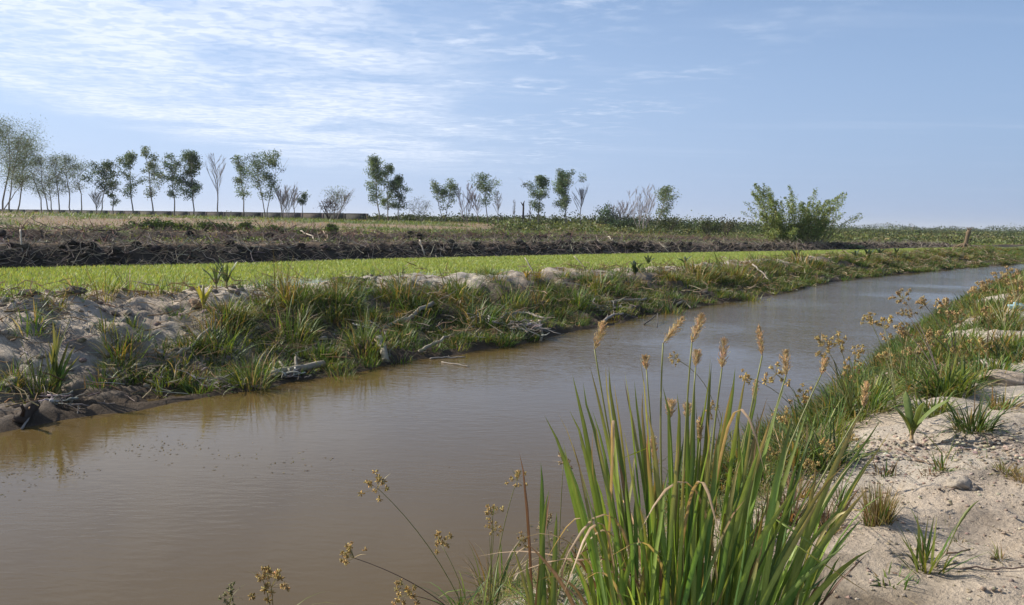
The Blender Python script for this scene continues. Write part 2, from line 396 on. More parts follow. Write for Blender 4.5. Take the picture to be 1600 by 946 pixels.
mb.add(np.concatenate([a, b]), np.array([(i, i+1, 61+i, 60+i) for i in range(59)]), (.1, .08, .05))
tag(mb.build('canal_water', M_WATER), kind='structure')
M_PADW, t = newmat('paddy_water')
o = t.new('ShaderNodeTexCoord').outputs['Object']
bp = t.new('ShaderNodeBump', {'Strength': 1.0, 'Distance': 1.0, 'Height': t.m('MULTIPLY', t.noise(o, 6, 3), .006)})
p = t.new('ShaderNodeBsdfPrincipled', {'Base Color': (.16, .17, .07, 1), 'Roughness': .08, 'IOR': 1.33, 'Normal': bp.outputs[0]})
t.l.new(p.outputs[0], t.new('ShaderNodeOutputMaterial').inputs[0])
mb = MB(); xp = np.linspace(-40, 40, 60); a = np.stack([xp, CR(xp)+1.2, 0*xp+.452], -1); b = np.stack([xp, PF(xp)+.4, 0*xp+.452], -1)
mb.add(np.concatenate([a, b]), np.array([(i, i+1, 61+i, 60+i) for i in range(59)]), (.1, .08, .05))
tag(mb.build('paddy_water', M_PADW), kind='structure')
# hills on the horizon
mb = MB(); hx = np.linspace(2720, 3330, 50); hy = 6500+0*hx
hz = 2+np.clip(52*np.sin((hx-2720)/610*math.pi)**.8*(.75+fbm(hx*.004, hx*0, 3, 5)), 0, 99)
hx2 = np.linspace(-5000, 6500, 120); hz2 = 2+np.clip(9+22*fbm(hx2*.0016, hx2*0, 4, 9), 0, 99)
for X_, Y0, Z_ in ((hx, 6500, hz), (hx2, 8500, hz2)):
    K = len(X_)
    V = np.concatenate([np.stack([X_, np.full(K, Y0-300.), np.full(K, 0.)], -1), np.stack([X_, np.full(K, Y0+0.), Z_], -1), np.stack([X_, np.full(K, Y0+400.), np.full(K, 0.)], -1)])
    F = [(i+q*K, i+1+q*K, i+1+(q+1)*K, i+(q+1)*K) for q in (0, 1) for i in range(K-1)]
    mb.add(V, np.array(F), (.05, .065, .035))
tag(mb.build('hills', M_CROWN), kind='structure')

# ------------------------------------------------------------------ rice paddy
N = 205000
x = RNG.uniform(-30, 42, N*2); pn = CR(x)+1.5; pf = PF(x)
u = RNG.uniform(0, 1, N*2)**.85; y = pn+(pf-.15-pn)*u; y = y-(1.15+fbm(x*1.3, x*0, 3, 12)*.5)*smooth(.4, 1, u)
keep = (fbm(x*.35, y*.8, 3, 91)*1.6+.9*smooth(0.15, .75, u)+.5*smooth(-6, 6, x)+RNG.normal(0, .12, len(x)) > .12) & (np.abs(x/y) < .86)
x, y = x[keep][:N], y[keep][:N]
row = np.round((x*.64-y*.77)/.16)*.16-(x*.64-y*.77); x = x+row*.64*.7; y = y-row*.77*.7
z = H(x, y); n = len(x)
pal = [(.29, .37, .085), (.35, .43, .11), (.25, .33, .08), (.40, .42, .14)]
mb = MB(); blades(mb, np.stack([x, y, z-.01], -1), RNG.uniform(0, 6.28, n), RNG.uniform(.07, .15, n), .014+.0005*y, RNG.uniform(.05, .45, n), .5, pick(pal, n, .15), segs=2)
tag(mb.build('rice_seedlings', M_GRASS), 'bright green young rice covering the flooded paddy strip', 'rice', kind='stuff')

# ------------------------------------------------------------------ palettes
GREEN = [(.065, .13, .024), (.09, .165, .032), (.05, .095, .025), (.125, .185, .035)]
YGREEN = [(.16, .21, .035), (.21, .23, .05), (.12, .18, .035)]
TAN = [(.30, .22, .12), (.36, .28, .16), (.22, .15, .08)]
OCHRE = [(.26, .19, .055), (.30, .20, .07), (.20, .16, .04)]
DARKG = [(.035, .075, .02), (.045, .085, .022), (.03, .06, .02)]
BROWN = [(.14, .08, .05), (.20, .11, .06), (.10, .06, .045)]
def clumps(mb, P, R, Hh, nb, mixp, wd=.012, lean=.5, droop=1.2, segs=3, dead=.12):
    """P (N,3) clump bases; R radius; Hh heights; mixp: palette per clump"""
    N = len(P); R = np.broadcast_to(R, (N,)); Hh = np.broadcast_to(Hh, (N,))
    nbv = np.broadcast_to(nb, (N,)).astype(int)
    own = np.repeat(np.arange(N), nbv); T = len(own)
    a = RNG.uniform(0, 2*math.pi, T); rr = np.sqrt(RNG.uniform(0, 1, T))
    b = P[own]+np.stack([np.cos(a)*rr*R[own], np.sin(a)*rr*R[own], np.full(T, -.03)], -1)
    cc = np.zeros((T, 3))
    for k in range(len(mixp)):
        pass
    ch = RNG.integers(0, len(mixp), N)
    for k, pl in enumerate(mixp):
        s = ch[own] == k; cc[s] = pick(pl, int(s.sum()))
    dd = RNG.uniform(0, 1, T) < dead; cc[dd] = pick(TAN, int(dd.sum()))
    dt = pick([(.25, .20, .08), (.12, .15, .04)], T)
    az = a+RNG.normal(0, .5, T)
    wds = np.broadcast_to(wd, (N,))[own]*RNG.uniform(.6, 1.3, T)
    blades(mb, b, az, Hh[own]*RNG.uniform(.55, 1.25, T), wds, RNG.uniform(.02, lean*1.5, T)*(.4+rr), RNG.uniform(.1, droop*1.45, T)**1.0, cc, cc*.6+dt*.4, segs)

# ------------------------------------------------------------------ left-bank undergrowth (mass)
N = 5200
x = RNG.uniform(-7.5, 36, N)**1.0; x = -7.5+66*(RNG.uniform(0, 1, N)**1.55)
sl_, cr_ = SL(x), np.maximum(CR(x), SL(x)+1.2); t_ = RNG.uniform(.03, 1.12, N)
y = sl_+t_*(cr_-sl_)+RNG.normal(0, .1, N)
dens = smooth(-5.4, -3.6, x)*.95+.07
dens = dens*np.where((t_ > .80) & (x < 24), .12+.6*smooth(0.02, .12, fbm(x*.7, y*.7, 3, 3)), 1)
dens = dens*(.25+.85*smooth(-.10, .07, fbm(x*1.1, y*1.1, 3, 8)))
k = (RNG.uniform(0, 1, N) < dens) & (np.hypot(x, y) < 75)
x, y, t_ = x[k], y[k], t_[k]
z = H(x, y); P = np.stack([x, y, z], -1); n = len(P)
far = smooth(15, 40, np.hypot(x, y))
for sel, mp, nb, hh, dr in ((t_ < .45, [DARKG, GREEN, GREEN, YGREEN, GREEN], 60, .25, 1.3), (t_ >= .45, [GREEN, GREEN, YGREEN, OCHRE, GREEN, YGREEN, GREEN], 60, .34, 1.9)):
    mb = MB(); s = sel
    clumps(mb, P[s], .20+.08*far[s], hh*RNG.uniform(.6, 1.3, s.sum()), nb, mp, .014+.010*far[s], .6, dr, 3, .14)
    tag(mb.build('bank_grass', M_GRASS), 'dense low green grass along the foot of the far canal bank' if dr == 1.3 else 'tangled drooping green and tan grass over the upper far bank', 'grass', kind='stuff')
print('left clumps', n)
# twigs and root litter on the bank
def litter(name, n, P, Lr, rad, pal, label, lift=.02, tilt=.35, mat=None):
    L = RNG.uniform(*Lr, n); a = RNG.uniform(0, 6.28, n); el = RNG.normal(0, tilt, n)
    d = np.stack([np.cos(a)*np.cos(el), np.sin(a)*np.cos(el), np.abs(np.sin(el))], -1)
    s = np.linspace(-.5, .5, 4)
    Q = P[:, None]+d[:, None]*(s[None, :, None]*L[:, None, None])+RNG.normal(0, .04, (n, 4, 3))*L[:, None, None]
    Q[..., 2] += lift+np.abs(d[:, None, 2])*L[:, None]*.5
    r = np.broadcast_to(rad, (n,))*RNG.uniform(.5, 1.5, n)
    mb = MB(); tubes(mb, Q, r[:, None]*np.array([1, .85, .65, .4]), pick(pal, n), 4, False)
    return tag(mb.build(name, mat or M_WOOD), label, 'litter', kind='stuff')
GREY = [(.30, .27, .23), (.22, .19, .16), (.40, .36, .31), (.13, .10, .08)]
n = 900; x = -7.5+40*RNG.uniform(0, 1, n)**1.3; tt_ = RNG.uniform(.0, .8, n); y = SL(x)+tt_*(CR(x)-SL(x)); 
litter('root_litter', n, np.stack([x, y, H(x, y)], -1), (.12, .55), .006, GREY, 'thin grey roots and twigs scattered over the far bank')

n = 3800; x = -7.5+42*RNG.uniform(0, 1, n)**1.4; tt_ = RNG.uniform(.02, 1.0, n); y = SL(x)+tt_*(CR(x)-SL(x)); k = (fbm(x*1.1, y*1.1, 3, 8) > -.06) | (RNG.uniform(0, 1, n) < .3); x, y = x[k], y[k]
litter('dry_stalks', len(x), np.stack([x, y, H(x, y)+RNG.uniform(0, .22, len(x))], -1), (.12, .5), .0035+.0003*y, TAN+[(.45, .38, .26)], 'dead tan stalks matted through the grass of the far bank', tilt=.3, mat=M_SEED)
# ------------------------------------------------------------------ dark berm debris, shelf and field
n = 8200; x = -24+66*RNG.uniform(0, 1, n); dpv = np.abs(RNG.normal(0, 1, n))*2.0-.5
x_ = x; y = PF(x)+dpv; k = np.abs(x/y) < .75; x, y = x[k], y[k]
litter('berm_roots', len(x), np.stack([x, y, H(x, y)], -1), (.15, .9), .012, [(.16, .13, .10), (.24, .20, .16), (.09, .07, .055), (.34, .29, .23)], 'grey roots and broken branches strewn over the black peat berm', tilt=.4)
n = 3800; x = -24+50*RNG.uniform(0, 1, n); y = PF(x)+RNG.normal(7.6, 1.5, n)
k = np.abs(x/y) < .75; x, y = x[k], y[k]
litter('ridge_roots', len(x), np.stack([x, y, H(x, y)], -1), (.2, 1.0), .015, [(.15, .11, .08), (.22, .17, .13), (.08, .06, .05), (.20, .10, .08)], 'dark roots and reddish brush heaped along the second peat ridge', tilt=.4)
# peat clods: real lumps on the two ridges
mb = MB(); n = 620
x = RNG.uniform(-24, 42, n); ridge = (RNG.uniform(0, 1, n) < .4) & (x < 22); y = PF(x)+np.where(ridge, RNG.normal(6.4, .5, n), RNG.uniform(.05, 1.2, n)); k = np.abs(x/y) < .75
for a, b in zip(x[k], y[k]):
    r = random.uniform(.05, .18); blob(mb, (a, b, float(H(a, b))+r*.2), (r*1.3, r*1.2, r*.8), pick([(.03, .024, .02), (.05, .04, .032)], 1)[0], random.randint(0, 999), .8, 7)
tag(mb.build('peat_clods', M_CLOD), 'black lumps of peat covering the two low ridges behind the rice', 'clods', kind='stuff')
# field grass
n = 130000; x = RNG.uniform(-75, 75, n); y = PF(x)+2+70*RNG.uniform(0, 1, n)**1.3
k = (np.abs(x/y) < .75); x, y = x[k], y[k]
nC = fbm(x*.13, y*.13, 4, 71); nA_ = fbm(x*.7, y*.7, 4, 51); gk = smooth(-.06, .18, nC+nA_*.35)
dpv = y-PF(x); strip = smooth(7, 9, dpv)*(1-smooth(15, 19, dpv))
strip2 = smooth(1.6, 2.4, dpv)*(1-smooth(4.5, 5.5, dpv))*smooth(-14, 0, x); gk = np.clip(gk+.28+(strip+.8*strip2)*.75*smooth(-.15, .03, nA_), 0, 1)
k = RNG.uniform(0, 1, len(x)) < (.35+.65*gk); x, y, gk = x[k], y[k], gk[k]
n = len(x); isg = RNG.uniform(0, 1, n) < gk
cc = np.where(isg[:, None], pick([(.14, .20, .045), (.19, .24, .06), (.09, .14, .035)], n), pick([(.34, .25, .15), (.27, .18, .11), (.38, .30, .18), (.22, .13, .09)], n))
mb = MB(); blades(mb, np.stack([x, y, H(x, y)-.02], -1), RNG.uniform(0, 6.28, n), RNG.uniform(.08, .30, n)*(1+.5*isg), .05+.0006*y, RNG.uniform(.1, 1.1, n), .8, cc, segs=1)
tag(mb.build('field_grass', M_GRASS), 'dry brown and green grass covering the field behind the ridges', 'grass', kind='stuff')

# ------------------------------------------------------------------ bushes and distant scrub
def leafmass(mb, ctr, rad, nleaf, size, pal, nsub=10, asp=.6, up=0.0):
    ctr = np.asarray(ctr, float); rad = np.asarray(rad, float)
    sub = norm(RNG.normal(size=(nsub, 3)))*RNG.uniform(.3, .95, (nsub, 1))**.6
    sub[:, 2] = np.abs(sub[:, 2])*1.0-.15
    sc = pick(pal, nsub, .3)
    own = RNG.integers(0, nsub, nleaf)
    p = ctr+(sub[own]+RNG.normal(0, .20, (nleaf, 3)))*rad
    quads(mb, p, size*RNG.uniform(.6, 1.4, nleaf), np.clip(sc[own]*(1+RNG.normal(0, .2, (nleaf, 1))), .01, .8), asp, up)
def bush(px, py, wpx, hpx, pal, label, name='bush', cat='bush', d=None, nleaf=900, size=.12, twig=True, group=None, stemcol=(.10, .08, .06)):
    b = g(px, py) if d is None else at(px, py, d)
    if d is not None: b[2] = float(H(b[0], b[1]))
    s = b[1]/FK; r = np.array([wpx*.5*s, wpx*.4*s, hpx*s*.62])
    t = thing(name, b, label, cat, group)
    mb = MB(); leafmass(mb, b+np.array([0, 0, hpx*s*.42]), r, nleaf, size, pal, 16); mb.build('foliage', M_CROWN, t, b)
    mb = MB(); n = 14; a = RNG.uniform(0, 6.28, n); e = np.stack([np.cos(a)*r[0]*.7, np.sin(a)*r[1]*.7, hpx*s*RNG.uniform(.6, 1.0, n)], -1)
    P = b+e[:, None]*np.linspace(0, 1, 5)[None, :, None]; P[:, :, 2] = b[2]+e[:, 2:]*np.linspace(0, 1, 5)**.8
    P += RNG.normal(0, .03, P.shape)*wpx*s*.4; P[:, 0] = b; tubes(mb, P, np.linspace(.03, .008, 5)[None]*np.ones((n, 1)), stemcol, 4)
    mb.build('stem', M_BARK, t, b); return t
SCRUB = [(.055, .08, .025), (.075, .10, .03), (.10, .11, .035), (.045, .065, .025)]
SCRUBY = [(.14, .16, .05), (.12, .15, .045), (.17, .16, .06), (.10, .13, .04)]
# low scrub running to the horizon on the right
mb = MB(); n = 2600
d_ = 58+330*RNG.uniform(0, 1, n)**1.7; a_ = RNG.uniform(-.02, .72, n); x = d_*a_; y = d_
k = (y > PF(x)+np.where(x < 30, 18, 3)); x, y = x[k], y[k]
z = H(x, y)
for a, b, c_ in zip(x, y, z):
    h = random.uniform(.35, .75)*(1+b/420); leafmass(mb, (a, b, c_+h*.22), (h*2.0, h*1.6, h*.62), int(46+14*(b < 110)), .11+b*.0013, SCRUBY if random.random() < (.75 if b < 130 else .3) else SCRUB, 5)
tag(mb.build('scrubland', M_CROWN), 'low green and ochre scrub stretching to the horizon on the right', 'scrub', kind='stuff')
# hedge of scrub behind the trees (left centre to bamboo)
mb = MB()
for i in range(650):
    px = random.uniform(575, 1200); d = random.uniform(96, 135); p = at(px, 350, d); p[2] = float(H(p[0], p[1]))
    h = random.uniform(.5, 1.1)*np.interp(px, [575, 850, 950, 1200], [.9, 1.3, 1.9, 1.9]); leafmass(mb, p+np.array([0, 0, h*.35]), (h*1.3, h, h*.8), 45, .26, SCRUB+[(.03, .045, .02)], 6)
tag(mb.build('scrub_thicket', M_CROWN), 'dark green thicket behind the scattered trees in the middle distance', 'scrub', kind='stuff')
# far-off wood on the horizon
mb = MB()
for i in range(900):
    a = random.uniform(-.72, .72); d = random.uniform(420, 900); p = np.array([a*d, d, 1.0])
    h = random.uniform(1.6, 5.4)*d/700*(1+.5*math.sin(a*23)*math.sin(a*61+1)); leafmass(mb, p+np.array([0, 0, h*.3]), (h*2.4, h, h*.8), 26, 1.0*d/600, SCRUB, 6)
tag(mb.build('distant_woodland', M_CROWN), 'low tree line along the horizon', 'woodland', kind='stuff')

# ------------------------------------------------------------------ trees
def limb(p0, dirv, L, K=6, wig=.08, rise=0.0):
    t = np.linspace(0, 1, K); d = norm(np.asarray(dirv, float))
    P = np.asarray(p0)+d*(t*L)[:, None]; P[:, 2] += rise*L*t**2
    w = np.cumsum(RNG.normal(0, wig*L/K, (K, 3)), 0); w -= w[0]; return P+w
def tree(px, pyb, top, wpx, kind, label, d=85, x0=None, dens=1.0, lean=0, pal=None, group=None, bole=None, name=None, stems=1, bark=(.24, .21, .18), seed=None):
    b = at(px, pyb, d); b[2] = float(H(b[0], b[1])); s = d/FK
    ztop = at(px, top, d)[2]; Ht = ztop-b[2]; cw = wpx*s*.5
    bare = kind == 'bare'
    pal = pal or [(.14, .20, .10), (.11, .16, .075), (.18, .23, .12), (.075, .12, .06)]
    name = name or ('bare_tree' if bare else 'young_tree')
    root = thing(name, b, label, 'tree', group)
    tk = MB(); leaves = []
    bole = bole if bole is not None else .28
    for si in range(stems):
        sl_ = (si-(stems-1)/2)
        tx = lean*s+(sl_*cw*1.1/max(stems-1, 1) if stems > 1 else 0)
        hh = Ht*(1 if si == stems//2 else random.uniform(.75, .95))
        T = limb(b+np.array([sl_*.15, 0, -.1]), (tx, 0, hh), math.hypot(tx, hh), 8, .10)
        r0 = .035+Ht*.006
        tubes(tk, T, np.linspace(r0, .015, 8)/stems**.4, bark, 6)
        nb = int((16 if bare else 18)/math.sqrt(stems)); sub = []; sr = []
        for i in range(nb):
            f = bole+(1-bole)*(i+random.random())/nb; k = f*7; q = int(min(k, 6)); p0 = T[q]+(T[q+1]-T[q])*(k-q)
            a = random.uniform(0, 6.28); shape = (1.2-abs(f-.58)*1.35) if not bare else 1.05-f*.5
            Lb = cw*max(.3, shape)*random.uniform(.7, 1.15)/math.sqrt(stems)*1.1
            upk = random.uniform(.35, 1.3) if not bare else random.uniform(1.2, 2.6)
            if not bare: Lb = cw*(math.sin(math.pi*(.16+.78*(f-bole)/(1-bole)))**.8)*random.uniform(.45, 1.0)*math.hypot(1, upk)*(1 if stems == 1 else .7)
            Lb = min(Lb*math.hypot(1, upk), (1-f)*Ht*1.1+cw*.5)
            Lb = min(Lb, max(.25, (ztop-p0[2])*math.hypot(1, upk)/upk/1.12))
            B = limb(p0, (math.cos(a), math.sin(a), upk), Lb, 6, .10, .10); sub.append(B); sr.append(np.linspace(.018, .007, 6))
            for j in range(7 if bare else 3):
                m = random.randint(1, 4); a2 = a+random.uniform(-1, 1); B2 = limb(B[m], (math.cos(a2), math.sin(a2), upk*random.uniform(.6, 1.4)), Lb*random.uniform(.3, .6)*(1 if bare else .75), 6, .12); sub.append(B2); sr.append(np.linspace(.011, .005, 6))
                if bare:
                    for _ in range(4):
                        a3 = a2+random.uniform(-.9, .9); sub.append(limb(B2[random.randint(1, 4)], (math.cos(a3), math.sin(a3), upk), Lb*.25, 6, .1)); sr.append(np.linspace(.006, .003, 6))
                else: leaves.append(B2[3:])
            if not bare: leaves += [B[2:], B[1:4]]
        if not bare: leaves += [T[6:], T[4:6]]
        tubes(tk, np.array(sub), np.array(sr), np.array(bark)*.9, 4, False)
    tk.build('trunk', M_BARK, root, b)
    if not bare:
        A = np.concatenate(leaves); n = int(2900*dens*(.5+wpx/60))
        cen = A[RNG.integers(0, len(A), int(45+wpx*1.3))]+RNG.normal(0, .12, (int(45+wpx*1.3), 3)); cs = pick(pal, len(cen), .25)
        own = RNG.integers(0, len(cen), n); sz = .155 if kind == 'leafy' else .13
        sp_ = cw*(.11 if kind == 'leafy' else .19)+.08
        p = cen[own]+np.clip(RNG.normal(0, 1, (n, 3)), -1.7, 1.7)*np.array([sp_, sp_, sp_*.75])
        m = MB(); quads(m, p, sz*RNG.uniform(.6, 1.3, n), np.clip(cs[own]*(1+RNG.normal(0, .2, (n, 1))), .01, .5), .55 if kind == 'leafy' else .35)
        m.build('crown', M_CROWN, root, b)
    return root
G1 = 'trees scattered along the field edge'
PALE = [(.17, .22, .12), (.13, .17, .09), (.21, .24, .14)]
DK = [(.075, .12, .06), (.10, .15, .07), (.055, .085, .04)]
tree(-22, 331, 195, 95, 'feather', 'tall feathery tree cut by the left edge of the view', 78, dens=1.5, pal=PALE, group=G1, bole=.25, lean=8)
tree(4, 331, 188, 85, 'feather', 'tallest feathery pale tree at the far left, its top bending right', 80, dens=1.5, pal=PALE, group=G1, lean=22, bole=.3)
tree(14, 331, 215, 70, 'feather', 'feathery tree right of the tallest one at the far left', 82, dens=1.2, pal=PALE, group=G1, lean=16, bole=.3)
tree(26, 331, 228, 64, 'feather', 'slender feathery tree with crown reaching right, left of the thin grove', 84, dens=1.4, pal=PALE, group=G1, lean=24, bole=.3)
tree(0, 333, 275, 36, 'feather', 'strongly slanting thin trunk crossing the left grove', 76, dens=.35, pal=PALE, group=G1, lean=52, bole=.7)
tree(65, 334, 252, 36, 'feather', 'left-leaning thin tree, first of the pale grove by the wall', 85, dens=.8, pal=PALE, group=G1, lean=-10, bole=.3)
tree(79, 334, 247, 40, 'feather', 'left-leaning thin tree, second of the pale grove by the wall', 85, dens=.9, pal=PALE, group=G1, lean=-14, bole=.35)
tree(83, 335, 262, 30, 'feather', 'short thin tree between two leaning trunks of the pale grove', 88, dens=.6, pal=PALE, group=G1, lean=-4)
tree(93, 335, 250, 38, 'feather', 'thick-stemmed tree in the middle of the pale grove by the wall', 84, dens=1.0, pal=PALE, group=G1, lean=-4, bole=.3)
tree(111, 335, 246, 38, 'feather', 'tree with the highest rounded crown in the pale grove by the wall', 86, dens=1.2, pal=PALE, group=G1, lean=-6, bole=.35)
tree(127, 334, 258, 30, 'feather', 'rightmost thin tree of the pale grove, its crown leaning left', 87, dens=.8, pal=PALE, group=G1, lean=-6, bole=.45)
tree(150, 334, 302, 26, 'bare', 'low bare shrub-like tree just left of the dark spreading tree', 86, group=G1, bole=.1)
tree(157, 334, 257, 52, 'leafy', 'dark spreading tree with a slanting trunk, left of the two tall slim trees', 85, dens=1.0, pal=DK, group=G1, lean=14, bole=.35)
tree(178, 335, 268, 24, 'leafy', 'thin tree with low tufts beside the dark spreading tree', 87, dens=.5, pal=DK, group=G1, bole=.25)
tree(209, 337, 243, 38, 'leafy', 'slim dense green tree, left one of a tall pair', 85, dens=1.1, group=G1, lean=-6, bole=.3)
tree(240, 337, 238, 42, 'leafy', 'slim airy green tree, right one of a tall pair', 86, dens=.9, pal=PALE, group=G1, lean=-8, bole=.25)
tree(272, 338, 244, 36, 'leafy', 'narrow oval green tree left of the darkest dense tree', 85, dens=.9, group=G1, bole=.3)
tree(302, 338, 245, 52, 'leafy', 'darkest dense tree with a wide fan crown beside the bare tall tree', 84, dens=1.9, pal=DK, group=G1, bole=.22)
tree(341, 338, 242, 30, 'bare', 'tall pale bare tree between the darkest tree and the left wall trees', 85, group=G1, bark=(.30, .27, .25))
tree(383, 339, 250, 38, 'leafy', 'airy green tree standing left of the bigger forked one', 86, dens=.8, group=G1, lean=-8, bole=.3)
tree(416, 341, 238, 58, 'leafy', 'large forked green tree with an uneven crown above the wall', 84, dens=1.3, group=G1, stems=2, bole=.3)
tree(440, 340, 300, 26, 'bare', 'small bare tree just right of the large forked tree', 86, group=G1, bark=(.26, .22, .2))
tree(447, 341, 292, 40, 'bare', 'wide bare tree with several stems above the wall', 85, group=G1, stems=3, bark=(.30, .27, .25), bole=.1)
tree(461, 341, 296, 22, 'bare', 'thin bare tree right of the wide many-stemmed bare one', 86, group=G1, bark=(.26, .22, .2))
tree(473, 342, 303, 16, 'leafy', 'small tree with one tuft on top, alone above the wall', 85, dens=.35, pal=DK, group=G1, bole=.6)
bush(513, 343, 46, 34, [(.05, .035, .035), (.07, .045, .04), (.09, .06, .05)], 'dark reddish thorn bush against the end of the wall', 'thorn_bush', d=84, nleaf=900, size=.13, stemcol=(.06, .04, .04))
tree(520, 344, 297, 44, 'feather', 'arching pale sparse tree rising out of the thorn bush', 85, dens=.35, pal=PALE, group=G1, lean=10, bole=.3, bark=(.25, .22, .2))
tree(526, 345, 305, 42, 'bare', 'bare slanting tree leaning right at the end of the wall', 86, group=G1, lean=18, bark=(.26, .22, .2))
tree(592, 346, 250, 44, 'leafy', 'tallest tree of the central trio, its top leaning left', 85, dens=1.3, group=G1, lean=-10, bole=.28)
tree(606, 346, 262, 32, 'leafy', 'middle tree of the central trio', 87, dens=1.1, group=G1, bole=.2)
tree(623, 347, 276, 36, 'leafy', 'shortest tree of the central trio, on its right side', 84, dens=1.1, pal=DK, group=G1, bole=.25)
tree(655, 347, 311, 34, 'feather', 'low pale nearly leafless tree right of the central trio', 86, dens=.3, pal=PALE, group=G1, stems=3, bole=.2, bark=(.26, .23, .21))
tree(693, 348, 282, 38, 'leafy', 'green tree of two stems with a rounded top, between two leafless trees', 85, dens=1.0, group=G1, stems=2, lean=0, bole=.35)
tree(728, 348, 287, 34, 'bare', 'bare pinkish tree fanning upward beside the sparse leafy one', 85, group=G1, stems=3, bark=(.30, .23, .22), bole=.15)
tree(748, 348, 305, 26, 'bare', 'small bare tree between the fanning bare tree and the sparse leafy one', 86, group=G1, lean=-6, bark=(.27, .22, .21))
tree(762, 348, 276, 48, 'leafy', 'sparse leafy tree with an uneven spreading top, centre of the view', 85, dens=.65, group=G1, bole=.35)
tree(778, 349, 300, 16, 'bare', 'very thin bare tree behind the sparse leafy one', 88, group=G1, bark=(.30, .27, .25))
tree(803, 349, 312, 5, 'bare', 'thin straight pale pole-like tree left of the dead stub', 86, group=G1, bark=(.25, .23, .22), name='bare_sapling')
tree(829, 349, 316, 5, 'bare', 'thin straight pale sapling right of the dead stub', 90, group=G1, bark=(.25, .23, .22), name='bare_sapling')
tree(841, 350, 280, 38, 'leafy', 'dense round-topped tree, left of the taller pair partner', 85, dens=1.4, group=G1, bole=.25)
tree(884, 352, 269, 42, 'leafy', 'tall full green tree right of the round-topped one', 84, dens=1.7, group=G1, bole=.22)
tree(908, 352, 297, 26, 'bare', 'dark bare tree right beside the tall full green tree', 83, group=G1, bark=(.13, .10, .09), bole=.35)
bush(945, 353, 42, 36, DK, 'dark rounded bush standing left of the white bare tree', d=88, nleaf=900, size=.2)
tree(1003, 357, 289, 46, 'bare', 'broad whitish bare tree with a dome of fine twigs', 78, group=G1, stems=5, bark=(.42, .36, .34), bole=.1)
tree(975, 356, 318, 36, 'bare', 'low pinkish bare tree leaning away left of the whitish one', 82, group=G1, lean=-8, stems=3, bark=(.30, .25, .24), bole=.1)
tree(1022, 355, 298, 46, 'leafy', 'pale sparse leafy tree right of the whitish bare tree', 82, dens=.75, pal=PALE, group=G1, lean=18, bole=.35)
bush(975, 357, 70, 22, DK, 'low dark thicket bush at the foot of the whitish bare tree', d=82, nleaf=900, size=.18)
bush(1045, 359, 50, 24, SCRUB, 'green bush under the pale sparse leafy tree', d=80, nleaf=700, size=.18)
bush(1107, 362, 40, 28, SCRUB, 'round green bush standing alone left of the bamboo', d=74, nleaf=900, size=.16)
bush(1135, 363, 34, 32, [(.09, .08, .05), (.06, .07, .035)], 'brownish ragged bush between the round bush and the bamboo', d=75, nleaf=450, size=.16)
for px_, h_ in ((1180, 12), (1350, 10), (1390, 12), (1400, 8), (1412, 10), (1500, 7), (1560, 8)):
    p = at(px_, 352, 150)
# dead forked stub
b = at(817, 350, 84); b[2] = float(H(b[0], b[1])); mb = MB()
T = limb(b, (0, 0, 1), 2.3, 8, .05); tubes(mb, T, np.linspace(.12, .09, 8), (.10, .08, .07), 7)
tubes(mb, limb(T[6], (-.6, 0, 1), .55, 5, .1), np.linspace(.07, .03, 5), (.10, .08, .07), 6); tubes(mb, limb(T[7], (.4, 0, 1), .3, 5, .1), np.linspace(.07, .03, 5), (.10, .08, .07), 6)
tag(mb.build('dead_tree', M_BARK, None, b), 'short dead trunk with a forked broken top between two thin saplings', 'tree')

# ------------------------------------------------------------------ boundary wall
wl = at(-70, 330, 170); wr = at(574, 345, 118)
wt = thing('boundary_wall', (wr[0], wr[1], float(H(wr[0], wr[1]))), 'long low dark wall behind the trees on the left', 'wall')
n = 26; bz = 0
for i in range(n):
    for nm in ('wall_panel', 'pier', 'coping'):
        a = wr+(wl-wr)*(i/n); c_ = wr+(wl-wr)*((i+1)/n); d = c_-a; L = math.hypot(d[0], d[1]); ang = math.atan2(d[1], d[0])
        base = min(float(H(a[0], a[1])), float(H(c_[0], c_[1])))-.3; h = 1.42+base*0+np.interp(i, [0, 26], [0, -.1])
        top = 2.2+.95+i*.006
        x0, x1, w2, z0, z1 = {'wall_panel': (.16, L-.16, .08, base, top), 'pier': (-.158, .158, .10, base, top+.04), 'coping': (.165, L-.165, .095, top+.003, top+.07)}[nm]
        V = np.array([(x, y, z) for x in (x0, x1) for y in (-w2, w2) for z in (z0, z1)])
        cs, sn = math.cos(ang), math.sin(ang); V = np.stack([a[0]+V[:, 0]*cs-V[:, 1]*sn, a[1]+V[:, 0]*sn+V[:, 1]*cs, V[:, 2]], -1)
        F = np.array([(0, 1, 3, 2), (4, 6, 7, 5), (0, 4, 5, 1), (2, 3, 7, 6), (1, 5, 7, 3), (0, 2, 6, 4)])
        mb = MB(); mb.add(V, F, pick([(.06, .052, .048), (.05, .045, .042), (.07, .06, .052)], 1)[0]); mb.build(nm, M_WALL, wt, (wr[0], wr[1], float(H(wr[0], wr[1]))))

